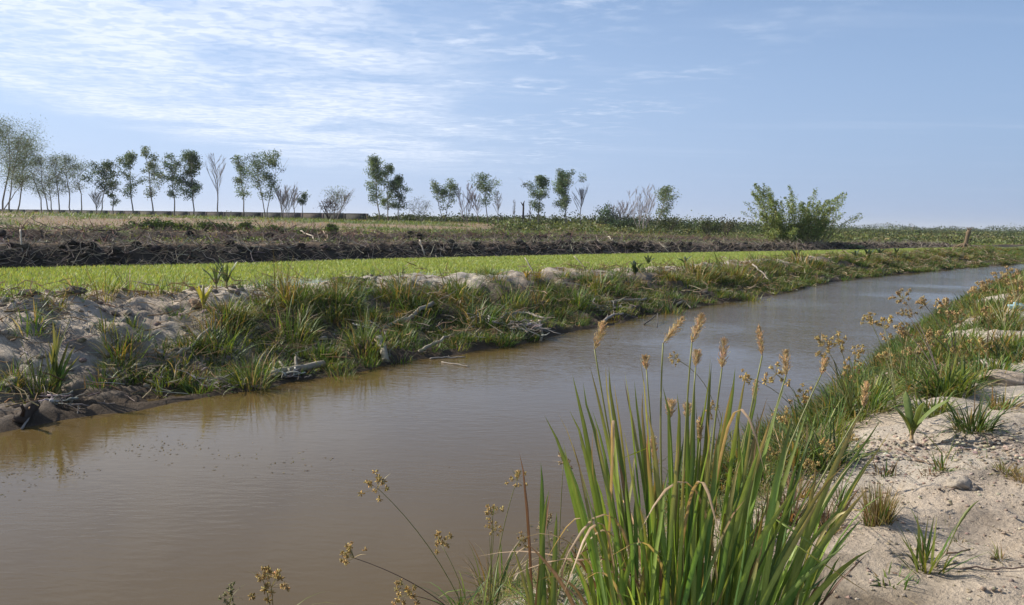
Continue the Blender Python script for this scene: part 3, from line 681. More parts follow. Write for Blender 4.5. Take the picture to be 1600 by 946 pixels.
# ------------------------------------------------------------------ bamboo clump
def bamboo():
    b = at(1248, 377, 63); b[2] = float(H(b[0], b[1])); s = 63/FK
    root = thing('bamboo_clump', b, 'big bushy bamboo clump fanning out on the bare bank at the right', 'bamboo')
    # culm tips in the photograph
    tips = [(1168, 318, 0), (1180, 300, 1), (1185, 288, 1), (1195, 289, 0), (1202, 295, 1), (1212, 315, 1), (1225, 305, 1), (1232, 292, 1), (1240, 312, 1), (1253, 320, 1), (1262, 308, 1), (1272, 293, 0),
            (1280, 308, 1), (1290, 312, 1), (1298, 305, 1), (1305, 318, 1), (1312, 302, 1), (1318, 320, 0), (1335, 335, 0), (1210, 345, 2), (1200, 330, 2), (1225, 335, 2), (1245, 338, 2), (1265, 335, 2), (1285, 340, 2), (1300, 345, 2), (1255, 350, 2), (1235, 352, 2)]
    P, R, lc = [], [], []
    pal = [(.24, .29, .08), (.18, .24, .06), (.30, .33, .12), (.12, .17, .05)]
    for i in range(90):
        px, py, dn = tips[i % len(tips)]
        e = at(px+random.gauss(0, 5), py+abs(random.gauss(0, 11))-3, 63+random.gauss(0, 1.3)); q = b+np.array([(e[0]-b[0])*.45+random.gauss(0, .3), random.gauss(0, .5), 0])
        q[2] = float(H(q[0], q[1])); mid = q+np.array([(e[0]-q[0])*.35, (e[1]-q[1])*.35, (e[2]-q[2])*.68])
        t_ = np.linspace(0, 1, 9)[:, None]; C_ = q*(1-t_)**2+2*mid*t_*(1-t_)+e*t_**2; P.append(C_); R.append(np.linspace(.03, .006, 9))
        nl = {0: 130, 1: 270, 2: 480}[dn]
        u = RNG.uniform(.12, 1, nl)**.8; c_ = np.stack([np.interp(u, np.linspace(0, 1, 9), C_[:, k]) for k in range(3)], -1)
        c_ += RNG.normal(0, 1, (nl, 3))*(.05+.36*(1-u))[:, None]; lc.append(c_)
    mb = MB(); tubes(mb, np.array(P), np.array(R), (.17, .16, .07), 5, False); mb.build('culm', M_BARK, root, b)
    c_ = np.concatenate(lc); mb = MB(); quads(mb, c_, .17*RNG.uniform(.6, 1.4, len(c_)), pick(pal, len(c_), .3), .3); mb.build('foliage', M_CROWN, root, b)
bamboo()
# upright uprooted stump on the right
b = g(1508, 377); b = at(1508, 377, 72); b[2] = float(H(b[0], b[1])); s = b[1]/FK; mb = MB(); col = (.16, .115, .07)
root = thing('uprooted_stump', b, 'tall broken stump with spread roots, alone on the scrubland at right', 'stump')
T = limb(b, (.18, 0, 1), 30*s, 8, .03); tubes(mb, T, np.array([.34, .24, .19, .17, .17, .18, .22, .13]), col, 9); mb.build('trunk', M_BARK, root, b)
for i in range(9):
    a = i*.7+.3; e = b+np.array([math.cos(a)*1.1-(.4 if i % 3 == 0 else 0), math.sin(a)*.8, -.05]); t_ = np.linspace(0, 1, 6)[:, None]
    mb = MB(); tubes(mb, (b+[0, 0, .45])*(1-t_)**2+2*t_*(1-t_)*(b+(e-b)*.5+[0, 0, .3])+e*t_**2, np.linspace(.13, .04, 6), col, 6); mb.build('root', M_BARK, root, b)
for i in range(5):
    mb = MB(); tubes(mb, limb(T[-1]-[0, 0, .1], (random.uniform(-.8, .8), random.uniform(-.5, .5), .7), .45, 5, .1), np.linspace(.07, .02, 5), col, 5); mb.build('stub', M_BARK, root, b)
# slim mast far away
b = at(1424, 359, 260); b[2] = float(H(b[0], b[1])); mb = MB(); tubes(mb, np.array([b, b+[.3, 0, 1.5], b+[.5, 0, 2.8]]), np.array([.10, .07, .05]), (.35, .33, .3), 6)
tubes(mb, np.array([b+[.45, 0, 2.5], b+[-.1, 0, 2.9], b+[-.4, 0, 3.1]]), np.array([.05, .04, .03]), (.35, .33, .3), 5)
tag(mb.build('dead_tree', M_BARK, None, b), 'pale thin dead trunk on the horizon between the bamboo and the stump', 'tree')
mb = MB()
for i in range(900):
    x = random.uniform(-60, 45); y = float(PF(x))+random.choice([random.uniform(1.6, 5), random.uniform(7.5, 15), random.uniform(7.5, 30)])
    if abs(x/y) > .72 or float(fbm(x*.12, y*.12, 3, 303)) < -.06: continue
    rr = random.uniform(.2, .6); leafmass(mb, (x, y, float(H(x, y))+rr*.2), (rr*1.5, rr, rr*.5), 40, .08, [(.13, .19, .04), (.18, .23, .06), (.09, .14, .03), (.20, .19, .07)], 5)
tag(mb.build('field_weeds', M_CROWN), 'patches of low green weeds over the brown field and between the ridges', 'weeds', kind='stuff')
# green bushes along the field in front of the trees
for i, (px, py, wp, hp) in enumerate(((213, 364, 30, 14), (240, 365, 34, 18), (262, 366, 34, 17), (290, 366, 36, 16), (322, 366, 36, 16), (352, 366, 34, 15), (385, 368, 28, 13), (428, 367, 36, 14), (480, 370, 36, 14), (518, 371, 22, 15))):
    lab = ['leftmost low green bush on the brown field above the black ridge', 'second low green bush from the left on the brown field', 'third low green bush from the left, the tallest of the row', 'green bush below the darkest dense tree', 'green bush below the tall bare tree', 'low green bush left of the last in the long row', 'small green bush ending the long row on the left field',
           'green bush below the bare many-stemmed tree', 'green bush below the thorn bush', 'small green bush below the end of the wall'][i]
    bush(px, py, wp, hp, [(.08, .13, .03), (.10, .15, .035), (.055, .09, .025)], lab, 'low_bush', d=37+i*.4, nleaf=650, size=.09, group='low bushes in a row on the field')
bush(1215, 375, 30, 20, YGREEN, 'yellow green shrub at the left foot of the bamboo', d=62, nleaf=500, size=.14)
bush(1330, 377, 34, 8, DK, 'flat dark shrub at the right foot of the bamboo', d=63, nleaf=350, size=.12)

# ------------------------------------------------------------------ logs and sticks
def log(name, pts, r0, r1, col, label, cat='log', lift=0.0, stubs=1, group=None, sides=9):
    """pts: list of (px, py, height above ground)"""
    P = []
    for px, py, h in pts:
        q = g(px, py); q[2] += h; P.append(q)
    P = np.array(P); K = 10; t_ = np.linspace(0, 1, K); tt = np.linspace(0, 1, len(P))
    Q = np.stack([np.interp(t_, tt, P[:, k]) for k in range(3)], -1); L = np.linalg.norm(Q[-1]-Q[0])
    Q[1:-1] += RNG.normal(0, .012, (K-2, 3))*L
    R = np.linspace(r0, r1, K)*(1+RNG.normal(0, .04, K)); mb = MB(); tubes(mb, Q, R, col, sides)
    if r0 > .012:
        for i in range(stubs):
            k = random.randint(2, 8); a = random.uniform(0, 6.28); tubes(mb, limb(Q[k], (math.cos(a), math.sin(a), .8), r0*random.uniform(2.5, 5), 4, .1), np.linspace(R[k]*.5, R[k]*.25, 4), np.array(col)*.9, 6)
    return tag(mb.build(name, M_WOOD, None, Q[0], smoothing=True), label, cat, group)
LG = (.29, .25, .19); LG2 = (.30, .26, .22); LW = (.42, .36, .28)
log('fallen_log', [(422, 590, .04), (460, 584, .05), (505, 576, .06)], .052, .05, LG, 'thick pale log lying at the waterline of the far bank', stubs=2)
log('fallen_branch', [(583, 522, .05), (630, 510, .12), (676, 494, .2)], .04, .038, LG, 'long pale branch propped on the grass halfway up the far bank', 'branch')
log('log_stub', [(592, 546, .18), (597, 556, .1), (604, 568, .02)], .055, .06, (.33, .29, .22), 'short thick upright stub at the waterline right of the thick pale log', stubs=0)
log('fallen_branch', [(655, 555, .04), (680, 549, .07), (699, 541, .12)], .032, .022, LG, 'slim branch resting at the water edge right of the short stub', 'branch')
log('fallen_branch', [(275, 559, .03), (300, 549, .08), (328, 533, .14)], .022, .014, LW, 'whitish curved stick leaning on the sandy slope of the far bank', 'branch')
log('fallen_branch', [(700, 531, .05), (715, 529, .07), (740, 522, .1)], .018, .01, LG, 'thin bent branch in the dark grass above the water, centre', 'branch')
log('floating_stick', [(672, 562, .01), (700, 560, .015), (727, 561, .02)], .014, .01, LG2, 'thin stick floating just off the far bank', 'stick')
log('waterlogged_log', [(28, 664, .02), (42, 654, .06), (56, 645, .08)], .065, .06, (.06, .045, .035), 'black rotten log at the waterline, far left', stubs=2)
log('fallen_stick', [(34, 672, .01), (48, 660, .04), (66, 645, .10)], .012, .007, LG2, 'thin grey stick lying across the black log', 'stick')
log('driftwood', [(788, 494, .05), (820, 498, .08), (850, 502, .05)], .03, .02, LG2, 'grey driftwood branch near the waterline left of the front plume', 'driftwood', stubs=3)
log('driftwood', [(842, 512, .12), (846, 524, .06), (845, 534, .0)], .03, .025, LG, 'pale driftwood stub dipping into the water', 'driftwood')
log('driftwood', [(946, 480, .1), (975, 479, .12), (1010, 475, .1)], .035, .028, LG, 'pale driftwood pole along the bank behind the seed plumes', 'driftwood', stubs=2)
log('driftwood', [(944, 506, .05), (957, 502, .15), (974, 497, .1)], .035, .02, LG2, 'forked grey driftwood at the water edge behind the first plume', 'driftwood', stubs=3)
log('driftwood', [(1057, 481, .05), (1068, 476, .1), (1080, 484, .02)], .035, .015, LG, 'small bent driftwood at the waterline, right of the small floating twig', 'driftwood')
log('driftwood', [(1100, 464, .12), (1130, 460, .14), (1150, 462, .1)], .028, .018, LG, 'long thin driftwood under the bushy bank right of centre', 'driftwood')
log('driftwood', [(1175, 428, .3), (1190, 438, .25), (1202, 447, .2)], .03, .018, LG2, 'grey branch slanting down the bushy bank right of centre', 'driftwood')
log('floating_twig', [(1006, 508, .01), (1018, 506, .1), (1027, 502, .16), (1026, 512, .0)], .016, .012, (.10, .09, .08), 'dark bent twig sticking out of the water', 'twig', stubs=0, sides=6)
log('floating_twig', [(690, 568, .01), (715, 572, .01), (733, 575, .012)], .010, .006, LG2, 'faint twig floating below the thin stick', 'twig', stubs=0, sides=6)
for i, (a, lab) in enumerate((([(820, 404, .9), (828, 416, .4), (838, 428, 0)], 'pale stick leaning out of the rice, left of the other one'), ([(896, 400, .8), (905, 409, .5), (916, 418, 0)], 'pale stick leaning out of the rice, right of the other one'))):
    q1 = g(a[2][0], a[2][1]+4); q0 = at(a[0][0], a[0][1], q1[1]+.2); mb = MB(); tubes(mb, np.linspace(q1, q0, 6)+RNG.normal(0, .012, (6, 3)), np.linspace(.02, .012, 6), LW, 6)
    tag(mb.build('leaning_stick', M_WOOD, None, q1), lab, 'stick')
log('stick', [(165, 390, .05), (180, 396, .1), (194, 402, .08)], .022, .018, LW, 'long white stick on the left part of the black berm', 'stick', stubs=0)
log('stick', [(468, 366, .15), (482, 373, .12), (496, 380, .05)], .035, .025, LW, 'thick white stick lying on the second ridge left of centre', 'stick', stubs=0)
log('stick', [(656, 384, .2), (660, 392, .12), (664, 402, .05)], .04, .03, LW, 'white stick standing against the berm near the centre', 'stick', stubs=0)
log('stick', [(33, 384, .5), (34, 391, .3), (35, 398, .0)], .03, .025, LW, 'pale upright post in the berm at the far left', 'post', stubs=0)
log('stick', [(505, 370, .2), (511, 376, .15), (511, 382, .0)], .03, .02, (.3, .22, .16), 'bent brown branch standing on the second ridge', 'stick', stubs=0)
log('stick', [(300, 405, .1), (312, 398, .2), (306, 393, .3)], .02, .01, LG, 'crooked thin branch on the black berm left of centre', 'stick')
log('stick', [(1030, 385, .15), (1038, 390, .1), (1046, 396, .0)], .03, .02, LW, 'white stick lying on the berm left of the bamboo', 'stick', stubs=0)
log('stick', [(950, 375, .2), (957, 379, .1), (962, 382, .0)], .04, .03, LW, 'white stick on the second ridge right of centre', 'stick', stubs=0)
log('fallen_twig', [(1398, 712, .04), (1440, 728, .02), (1478, 738, .05)], .005, .003, (.16, .11, .08), 'long thin brown twig lying on the sand beside the small green tuft', 'twig', sides=6)
log('fallen_twig', [(1478, 868, .01), (1495, 869, .012), (1515, 866, .012)], .005, .004, (.12, .08, .06), 'short dark twig on the sand by the seedling sprig', 'twig', sides=6)
log('cane', [(1500, 896, .005), (1560, 893, .006), (1625, 888, .005)], .004, .0035, (.14, .10, .08), 'long thin dark cane lying on the sand at the right edge', 'cane', sides=6)
# root piles
def rootpile(px, py, wpx, label, n=26, seed=0):
    b = g(px, py); s = b[1]/FK*wpx; a = RNG.uniform(0, 6.28, n); L = s*RNG.uniform(.3, .8, n)
    P = b+np.stack([RNG.normal(0, s*.28, n), RNG.normal(0, s*.12, n), RNG.uniform(.01, .12, n)], -1)
    d = np.stack([np.cos(a), np.sin(a)*.6, RNG.normal(0, .25, n)], -1); Q = P[:, None]+d[:, None]*(np.linspace(-.5, .5, 6)[None, :, None]*L[:, None, None])
    Q += np.cumsum(RNG.normal(0, .05, Q.shape), 1)*L[:, None, None]
    Q[..., 2] = np.maximum(Q[..., 2], H(Q[..., 0], Q[..., 1])+.005)
    mb = MB(); tubes(mb, Q, np.linspace(.013, .005, 6)[None]*RNG.uniform(.5, 1.6, (n, 1)), pick(GREY[:3], n), 5)
    return tag(mb.build('driftwood_roots', M_WOOD, None, b), label, 'driftwood')
rootpile(340, 608, 80, 'tangle of grey roots at the waterline below the sandy slope')
rootpile(812, 520, 80, 'tangle of grey roots hanging over the water near the centre', 34)
rootpile(93, 635, 60, 'brown roots hanging below the tall reed at the far left', 20)
rootpile(455, 596, 50, 'small heap of grey roots just under the thick pale log', 16)
rootpile(760, 505, 50, 'heap of twigs on the bank above the centre waterline', 16)
rootpile(950, 485, 60, 'heap of pale roots behind the seed plumes', 18)
rootpile(575, 522, 50, 'grey root heap at the left end of the propped branch', 18)

# ------------------------------------------------------------------ clods and stones
def clod(px, py, wpx, hpx, col, label, name='clod', seed=1, rough=.6, sink=.3):
    b = g(px, py); s = b[1]/FK; mb = MB(); blob(mb, (b[0], b[1]+wpx*s*.3, b[2]+hpx*s*(.5-sink)), (wpx*s*.5, wpx*s*.42, hpx*s*.62), col, seed, rough, 18)
    return tag(mb.build(name, M_CLOD, None, b, smoothing=True), label, 'clod')
clod(1502, 765, 36, 20, (.36, .31, .25), 'large sandy clod on the open sand between the green tuft and the right edge', seed=4)
clod(1524, 768, 20, 12, (.27, .23, .19), 'dark clod touching the right side of the large sandy clod', seed=9)
clod(1582, 604, 84, 24, (.36, .29, .22), 'big mound of clay at the right edge below the grass', 'clay_mound', seed=12, rough=.4, sink=.35)
clod(302, 482, 26, 14, (.28, .19, .13), 'brown clod beside the yellow seedling palm', seed=15)
clod(40, 465, 30, 10, (.10, .08, .07), 'flat dark clod on the left crest of the far bank', seed=17)
clod(110, 462, 34, 10, (.12, .10, .08), 'flat dark clod on the crest of the far bank right of the first one', seed=19)
clod(545, 441, 50, 9, (.06, .05, .045), 'flat black peat lump on the crest left of centre', seed=22)
clod(1290, 640, 1, 1, (.2, .2, .2), 'tiny clod', seed=3) if False else None
n = 1500; mb = MB()
for i in range(n):
    px = random.uniform(1290, 1620); py = random.choice([random.gauss(700, 22), random.gauss(700, 14), random.uniform(690, 940), random.gauss(740, 30)])
    if py > 945 or py < 660: continue
    q = g(px, py); r = random.uniform(.003, .012)*(1.25 if 680 < py < 725 else .8)
    blob(mb, q+[0, 0, 0], (r*1.3, r*1.1, r*.7), pick([(.40, .33, .26), (.36, .29, .22), (.28, .22, .17)], 1)[0], i, .7, 6)
for i in range(500):
    x = random.uniform(-8, -2.5); tq = random.uniform(.1, 1.1); y = float(SL(x)+tq*(CR(x)-SL(x))); r = random.uniform(.012, .05)
    blob(mb, (x, y, float(H(x, y))+r*.3), (r*1.2, r*1.1, r*.8), pick([(.34, .29, .23), (.30, .25, .19), (.22, .18, .14)], 1)[0], i, .7, 6)
tag(mb.build('soil_crumbs', M_CLOD), 'small crumbs of dried clay scattered on the sandy banks', 'soil', kind='stuff')

# ------------------------------------------------------------------ individual tufts
def tuft(px, py, hpx, wpx, n, pals, label, name='grass_tuft', cat='grass tuft', droop=2.1, lean=1.0, wd=None, group=None, dead=.12, segs=5, mat=None, fold=0):
    b = g(px, py); s = b[1]/FK; mb = MB(); Hh = hpx*s; R = wpx*s*.26
    a = RNG.uniform(0, 6.28, n); rr = np.sqrt(RNG.uniform(0, 1, n))
    P = b+np.stack([np.cos(a)*rr*R, np.sin(a)*rr*R, np.full(n, -.015)], -1); P[:, 2] = H(P[:, 0], P[:, 1])-.015
    cc = np.concatenate([pick(pals[i % len(pals)], (n+len(pals)-1)//len(pals)) for i in range(len(pals))])[:n]; RNG.shuffle(cc)
    dd = RNG.uniform(0, 1, n) < dead; cc[dd] = pick(TAN, int(dd.sum()))
    wd = (wd or max(.005, 1.1*s))*1.35
    blades(mb, P, a+RNG.normal(0, .6, n), Hh*1.3*RNG.uniform(.4, 1.15, n), wd*RNG.uniform(.7, 1.3, n), RNG.uniform(.0, lean, n)*(.35+rr), RNG.uniform(.1, droop, n), cc, cc*.65+pick(TAN, n)*.35, segs, fold, Cbase=cc*.5+np.array([.12, .10, .04]))
    return tag(mb.build(name, mat or M_GRASS, None, b), label, cat, group)
# left bank
tuft(60, 612, 62, 100, 130, [GREEN, DARKG], 'dark green tuft left of the tall reed on the far bank')
tuft(20, 600, 40, 70, 70, [GREEN, TAN], 'greyish drooping tuft at the left edge above the water')
tuft(25, 468, 32, 50, 26, [YGREEN, GREEN], 'thin green tuft on the crest at the far left')
tuft(90, 485, 28, 70, 46, [YGREEN, TAN], 'yellowish drooping tuft on the sandy crest')
tuft(62, 470, 26, 46, 20, [YGREEN], 'sparse tuft by the flat dark clods')
tuft(125, 465, 42, 60, 40, [GREEN, TAN], 'tuft sticking up against the rice, left of the spiky one')
tuft(160, 470, 52, 64, 40, [YGREEN, TAN], 'spiky straw and green tuft on the crest against the rice')
tuft(200, 458, 40, 60, 34, [TAN, GREEN], 'loose straw-coloured tuft on the crest against the rice')
tuft(245, 462, 36, 60, 44, [YGREEN, GREEN], 'green tuft on the crest right of the straw-coloured one')
tuft(270, 458, 30, 50, 34, [YGREEN], 'low yellow-green tuft on the crest left of the seedling palms')
tuft(165, 518, 34, 38, 50, [GREEN, YGREEN], 'small bright tuft on the bare grey slope')
tuft(210, 515, 32, 50, 44, [GREEN], 'small spreading tuft right of the bright one on the grey slope')
tuft(188, 562, 52, 90, 150, [GREEN, YGREEN, OCHRE], 'rounded green mound of grass on the sandy slope')
tuft(190, 592, 30, 120, 110, [GREEN, DARKG], 'low dark grass skirt below the rounded mound')
tuft(252, 555, 30, 34, 40, [GREEN, TAN], 'little tuft between the mound and the curved stick')
tuft(252, 618, 34, 26, 16, [YGREEN], 'little upright green sprig near the water on the bare sand')
tuft(345, 560, 70, 120, 170, [GREEN, GREEN, YGREEN], 'large drooping green tussock above the whitish curved stick')
tuft(395, 605, 62, 90, 150, [GREEN, YGREEN, DARKG], 'green tussock hanging into the water left of the thick log')
tuft(350, 505, 50, 90, 90, [GREEN, YGREEN], 'tussock below the seedling palms')
tuft(455, 480, 66, 100, 120, [GREEN, YGREEN, OCHRE], 'tall bushy tussock on the upper bank')
tuft(455, 540, 60, 110, 140, [GREEN, YGREEN], 'green tussock on the mid slope above the thick log')
tuft(440, 470, 62, 60, 60, [YGREEN, TAN], 'tall straw-tipped grass standing against the rice')
tuft(530, 480, 44, 80, 90, [GREEN, DARKG], 'dark tussock on the upper bank left of the bare sand')
tuft(535, 590, 32, 90, 130, [YGREEN, GREEN], 'bright low grass at the waterline beside the thick log')
tuft(570, 545, 44, 110, 150, [YGREEN, GREEN], 'rounded bright tussock above the short stub')
tuft(630, 470, 50, 110, 120, [GREEN, OCHRE], 'brown and green tussock on the upper bank near the centre')
tuft(655, 500, 50, 110, 120, [GREEN, DARKG], 'dark tussock just above the propped branch')
tuft(720, 470, 46, 110, 120, [GREEN, YGREEN], 'spreading tussock on the upper bank, centre')
tuft(745, 510, 50, 120, 140, [GREEN, DARKG], 'large dark tussock near the water, centre')
tuft(800, 480, 40, 100, 110, [GREEN, YGREEN], 'green tussock below the bare white sand')
tuft(900, 480, 40, 90, 110, [GREEN], 'dark green tussock right of the bare white sand')
tuft(940, 455, 32, 90, 100, [GREEN, YGREEN], 'green tussock below the broad seedling palm')
tuft(1050, 490, 26, 60, 90, [YGREEN, GREEN], 'bright tuft at the waterline by the small bent driftwood')
tuft(960, 496, 22, 50, 60, [YGREEN], 'little pale tuft at the waterline behind the plumes')
tuft(1180, 470, 18, 80, 90, [YGREEN], 'low flat bright grass patch at the waterline right of centre')
tuft(1090, 440, 34, 110, 130, [YGREEN, OCHRE], 'wide ochre and green tussock on the bank right of centre')
tuft(1150, 435, 32, 110, 130, [OCHRE, YGREEN], 'ochre tussock next to the slanting grey branch')
tuft(1255, 420, 26, 90, 100, [GREEN, OCHRE], 'tussock below the bare sandy crest at right')
# right bank
tuft(1520, 672, 58, 100, 170, [DARKG, GREEN], 'dark dense tuft of arching blades on the sand right of the seedling palm', wd=.009)
tuft(1372, 812, 56, 76, 300, [TAN, OCHRE, GREEN], 'dry tan and green upright tuft on the sand', droop=.4, lean=.45, wd=.0035, dead=.4)
tuft(1448, 892, 74, 90, 34, [GREEN, YGREEN], 'sparse green tuft of stiff blades at the lower right', droop=.6, lean=.8, wd=.010)
tuft(1400, 912, 26, 120, 40, [GREEN], 'flattened dark green tuft in the shade left of the stiff green one', droop=.9, lean=1.6, wd=.008)
tuft(1470, 736, 34, 40, 50, [GREEN, YGREEN], 'small bright green tuft above the large sandy clod', wd=.006)
tuft(1452, 742, 12, 50, 50, [BROWN], 'patch of reddish dead leaves at the foot of the small bright tuft', wd=.006, lean=1.4)
tuft(1575, 738, 22, 70, 90, [YGREEN, TAN], 'yellowish low tuft at the right edge', wd=.005)
tuft(1600, 755, 30, 60, 70, [OCHRE, TAN], 'straw-coloured tuft cut by the right edge', wd=.005)
tuft(1562, 875, 26, 34, 40, [YGREEN, TAN], 'tiny pale tuft on the sand at the lower right', wd=.003)
tuft(1495, 848, 18, 40, 40, [GREEN, TAN], 'tiny sprout beside the upright stalk on the sand', wd=.004)
tuft(1245, 780, 60, 70, 120, [BROWN, OCHRE], 'rusty dead tuft right behind the big sedge', wd=.005, dead=.3)
tuft(1290, 830, 60, 70, 120, [BROWN, TAN], 'reddish dry tuft in the shade of the big sedge', wd=.004, dead=.3)
tuft(1285, 735, 60, 110, 170, [DARKG, GREEN], 'dark green tussock at the water edge behind the big sedge', wd=.008)
tuft(1290, 690, 60, 130, 190, [GREEN, GREEN, YGREEN], 'big green tussock at the bend of the near bank', wd=.008)
tuft(1350, 650, 60, 130, 190, [GREEN, YGREEN], 'green tussock left of the seedling palm, on the near bank', wd=.009)
tuft(1330, 610, 52, 120, 150, [GREEN, YGREEN], 'tussock leaning over the water on the near bank', wd=.01)
tuft(1455, 650, 50, 90, 110, [YGREEN, GREEN], 'low bright tussock between the seedling palm and the lush bright one', wd=.012)
tuft(1565, 640, 34, 80, 80, [GREEN, OCHRE], 'low spreading tussock just below the clay mound', wd=.010)
tuft(1385, 745, 24, 60, 50, [GREEN, BROWN], 'small dark tuft on the sand behind the dry tan tuft', wd=.006)
tuft(1480, 620, 62, 130, 190, [GREEN, YGREEN], 'lush bright tussock of broad blades above the dark tuft', wd=.014)
tuft(1430, 600, 50, 110, 150, [GREEN, YGREEN, OCHRE], 'tussock beside the lush bright one, nearer the water', wd=.012)
tuft(1540, 560, 48, 110, 140, [YGREEN, OCHRE], 'ochre-topped tussock on the near bank below the right edge gap', wd=.012)
tuft(1500, 545, 44, 100, 140, [YGREEN, GREEN], 'yellow-green tussock on the near bank at the middle right', wd=.013)
tuft(1590, 540, 30, 80, 90, [GREEN, TAN], 'green tuft at the right edge above the clay mound', wd=.010)
tuft(1560, 500, 40, 100, 130, [YGREEN, YGREEN, OCHRE], 'bright yellow-green tussock at the right edge', wd=.015)
tuft(1595, 470, 40, 90, 120, [OCHRE, YGREEN], 'ochre tussock at the right edge near the far water', wd=.018)
# near bank mass
N = 2900; x = 1.3+24*RNG.uniform(0, 1, N)**1.4; off = RNG.uniform(-.1, 1.7, N)*np.interp(x, [1, 3, 6, 25], [.55, 1.25, 2.2, 4.2]); y = SR(x)-off
k = (np.abs(x/y) < .74) & (fbm(x*1.3, y*1.3, 3, 44)+.17-.2*off/np.interp(x, [1, 3, 6, 25], [.55, 1.25, 2.2, 4.2]) > .0)
x, y = x[k], y[k]; P = np.stack([x, y, H(x, y)], -1); mb = MB(); fr = smooth(8, 30, y)
clumps(mb, P, .13+.1*fr, RNG.uniform(.20, .40, len(P)), 46, [GREEN, YGREEN, GREEN, OCHRE, DARKG, YGREEN, GREEN], .017+.016*fr, .9, 1.7, 4, .08)
tag(mb.build('bank_grass', M_GRASS), 'mixed green and ochre grass spilling over the near bank', 'grass', kind='stuff'); print('near clumps', len(P))
# ground mat round the big sedge (bottom centre)
N = 22000; px = RNG.uniform(700, 1330, N); mbp = []
x = RNG.uniform(-.9, 1.7, N); y = RNG.uniform(2.2, 5.6, N); off = SR(x)-y
k = (off > -.05) & (off < 1.9) & (fbm(x*2.2, y*2.2, 3, 77)+RNG.normal(0, .08, N) > -.12); x, y = x[k], y[k]; n = len(x)
cc = pick([(.22, .22, .08), (.36, .29, .15), (.12, .16, .04), (.28, .23, .11), (.10, .14, .04)], n)
mb = MB(); blades(mb, np.stack([x, y, H(x, y)-.01], -1), RNG.uniform(0, 6.28, n), RNG.uniform(.05, .14, n), .0045, RNG.uniform(.2, 1.3, n), 1.2, cc, segs=3)
tag(mb.build('grass_mat', M_GRASS), 'short straw and green grass mat around the foot of the big sedge', 'grass', kind='stuff')
N = 420; x = RNG.uniform(1.2, 7.5, N); y = RNG.uniform(2.6, 13, N); k = (SR(x)-y > .9) & (np.abs(x/y) < .75) & (fbm(x*1.2, y*1.2, 3, 202) > -.02); x, y = x[k], y[k]; mb = MB()
clumps(mb, np.stack([x, y, H(x, y)], -1), .03, RNG.uniform(.03, .11, len(x)), 14, [GREEN, YGREEN, TAN, BROWN], .005, 1.2, 1.6, 3, .3)
tag(mb.build('sand_weeds', M_GRASS), 'tiny green and dry sprouts scattered over the near sand', 'weeds', kind='stuff')
n = 1500; x = RNG.uniform(-.5, 5.6, n); y = RNG.uniform(2.3, 10, n); k = SR(x)-y > .15; x, y = x[k], y[k]
litter('sand_litter', len(x), np.stack([x, y, H(x, y)], -1), (.02, .14), .0012, [(.16, .11, .07), (.3, .22, .13), (.08, .06, .05)], 'bits of dry stalk scattered over the sand', lift=.004, tilt=.05)

N = 900; x = RNG.uniform(-1.1, 2.2, N); y = RNG.uniform(2.2, 6.4, N); off = SR(x)-y
k = (off > -.12) & (off < np.interp(x, [-1, .3, 2.2], [2.2, 1.9, 1.3])) & ~((x > 1.25) & (y < 3.6)); x, y = x[k], y[k]; mb = MB()
clumps(mb, np.stack([x, y, H(x, y)], -1), .07, RNG.uniform(.08, .20, len(x)), 26, [GREEN, YGREEN, [(.36, .30, .14), (.27, .25, .10)], GREEN, [(.40, .31, .17), (.22, .19, .08)]], .0055, .9, 1.7, 4, .25)
tag(mb.build('grass_mat', M_GRASS), 'tangled green and straw grass between the big sedge and the water', 'grass', kind='stuff')
for a_ in ((722, 945, 60, 90, 40, [GREEN, YGREEN], 'small drooping tuft at the bottom edge left of the maroon leaf'), (775, 925, 80, 90, 60, [GREEN, YGREEN, TAN], 'loose green tuft with drooping blades at the water edge, bottom centre'), (872, 925, 70, 100, 70, [YGREEN, TAN, GREEN], 'straw and green tuft between the young sedge and the big clump'), (905, 890, 60, 90, 60, [GREEN, TAN], 'tuft at the left foot of the big clump against the water'), (1185, 770, 70, 110, 150, [DARKG, GREEN], 'dark tussock right behind the big sedge, against the water'), (1235, 815, 60, 100, 130, [DARKG, BROWN], 'dark brownish tussock half hidden by the right leaves of the big sedge'),
           (1175, 850, 60, 110, 130, [DARKG, GREEN], 'shaded tussock inside the right side of the big sedge'), (1240, 735, 60, 90, 130, [GREEN, DARKG], 'green tussock at the water between the big sedge and the near bank bend'), (1120, 810, 60, 110, 120, [DARKG, GREEN], 'shaded tussock behind the middle of the big sedge')):
    tuft(*a_, wd=.007)
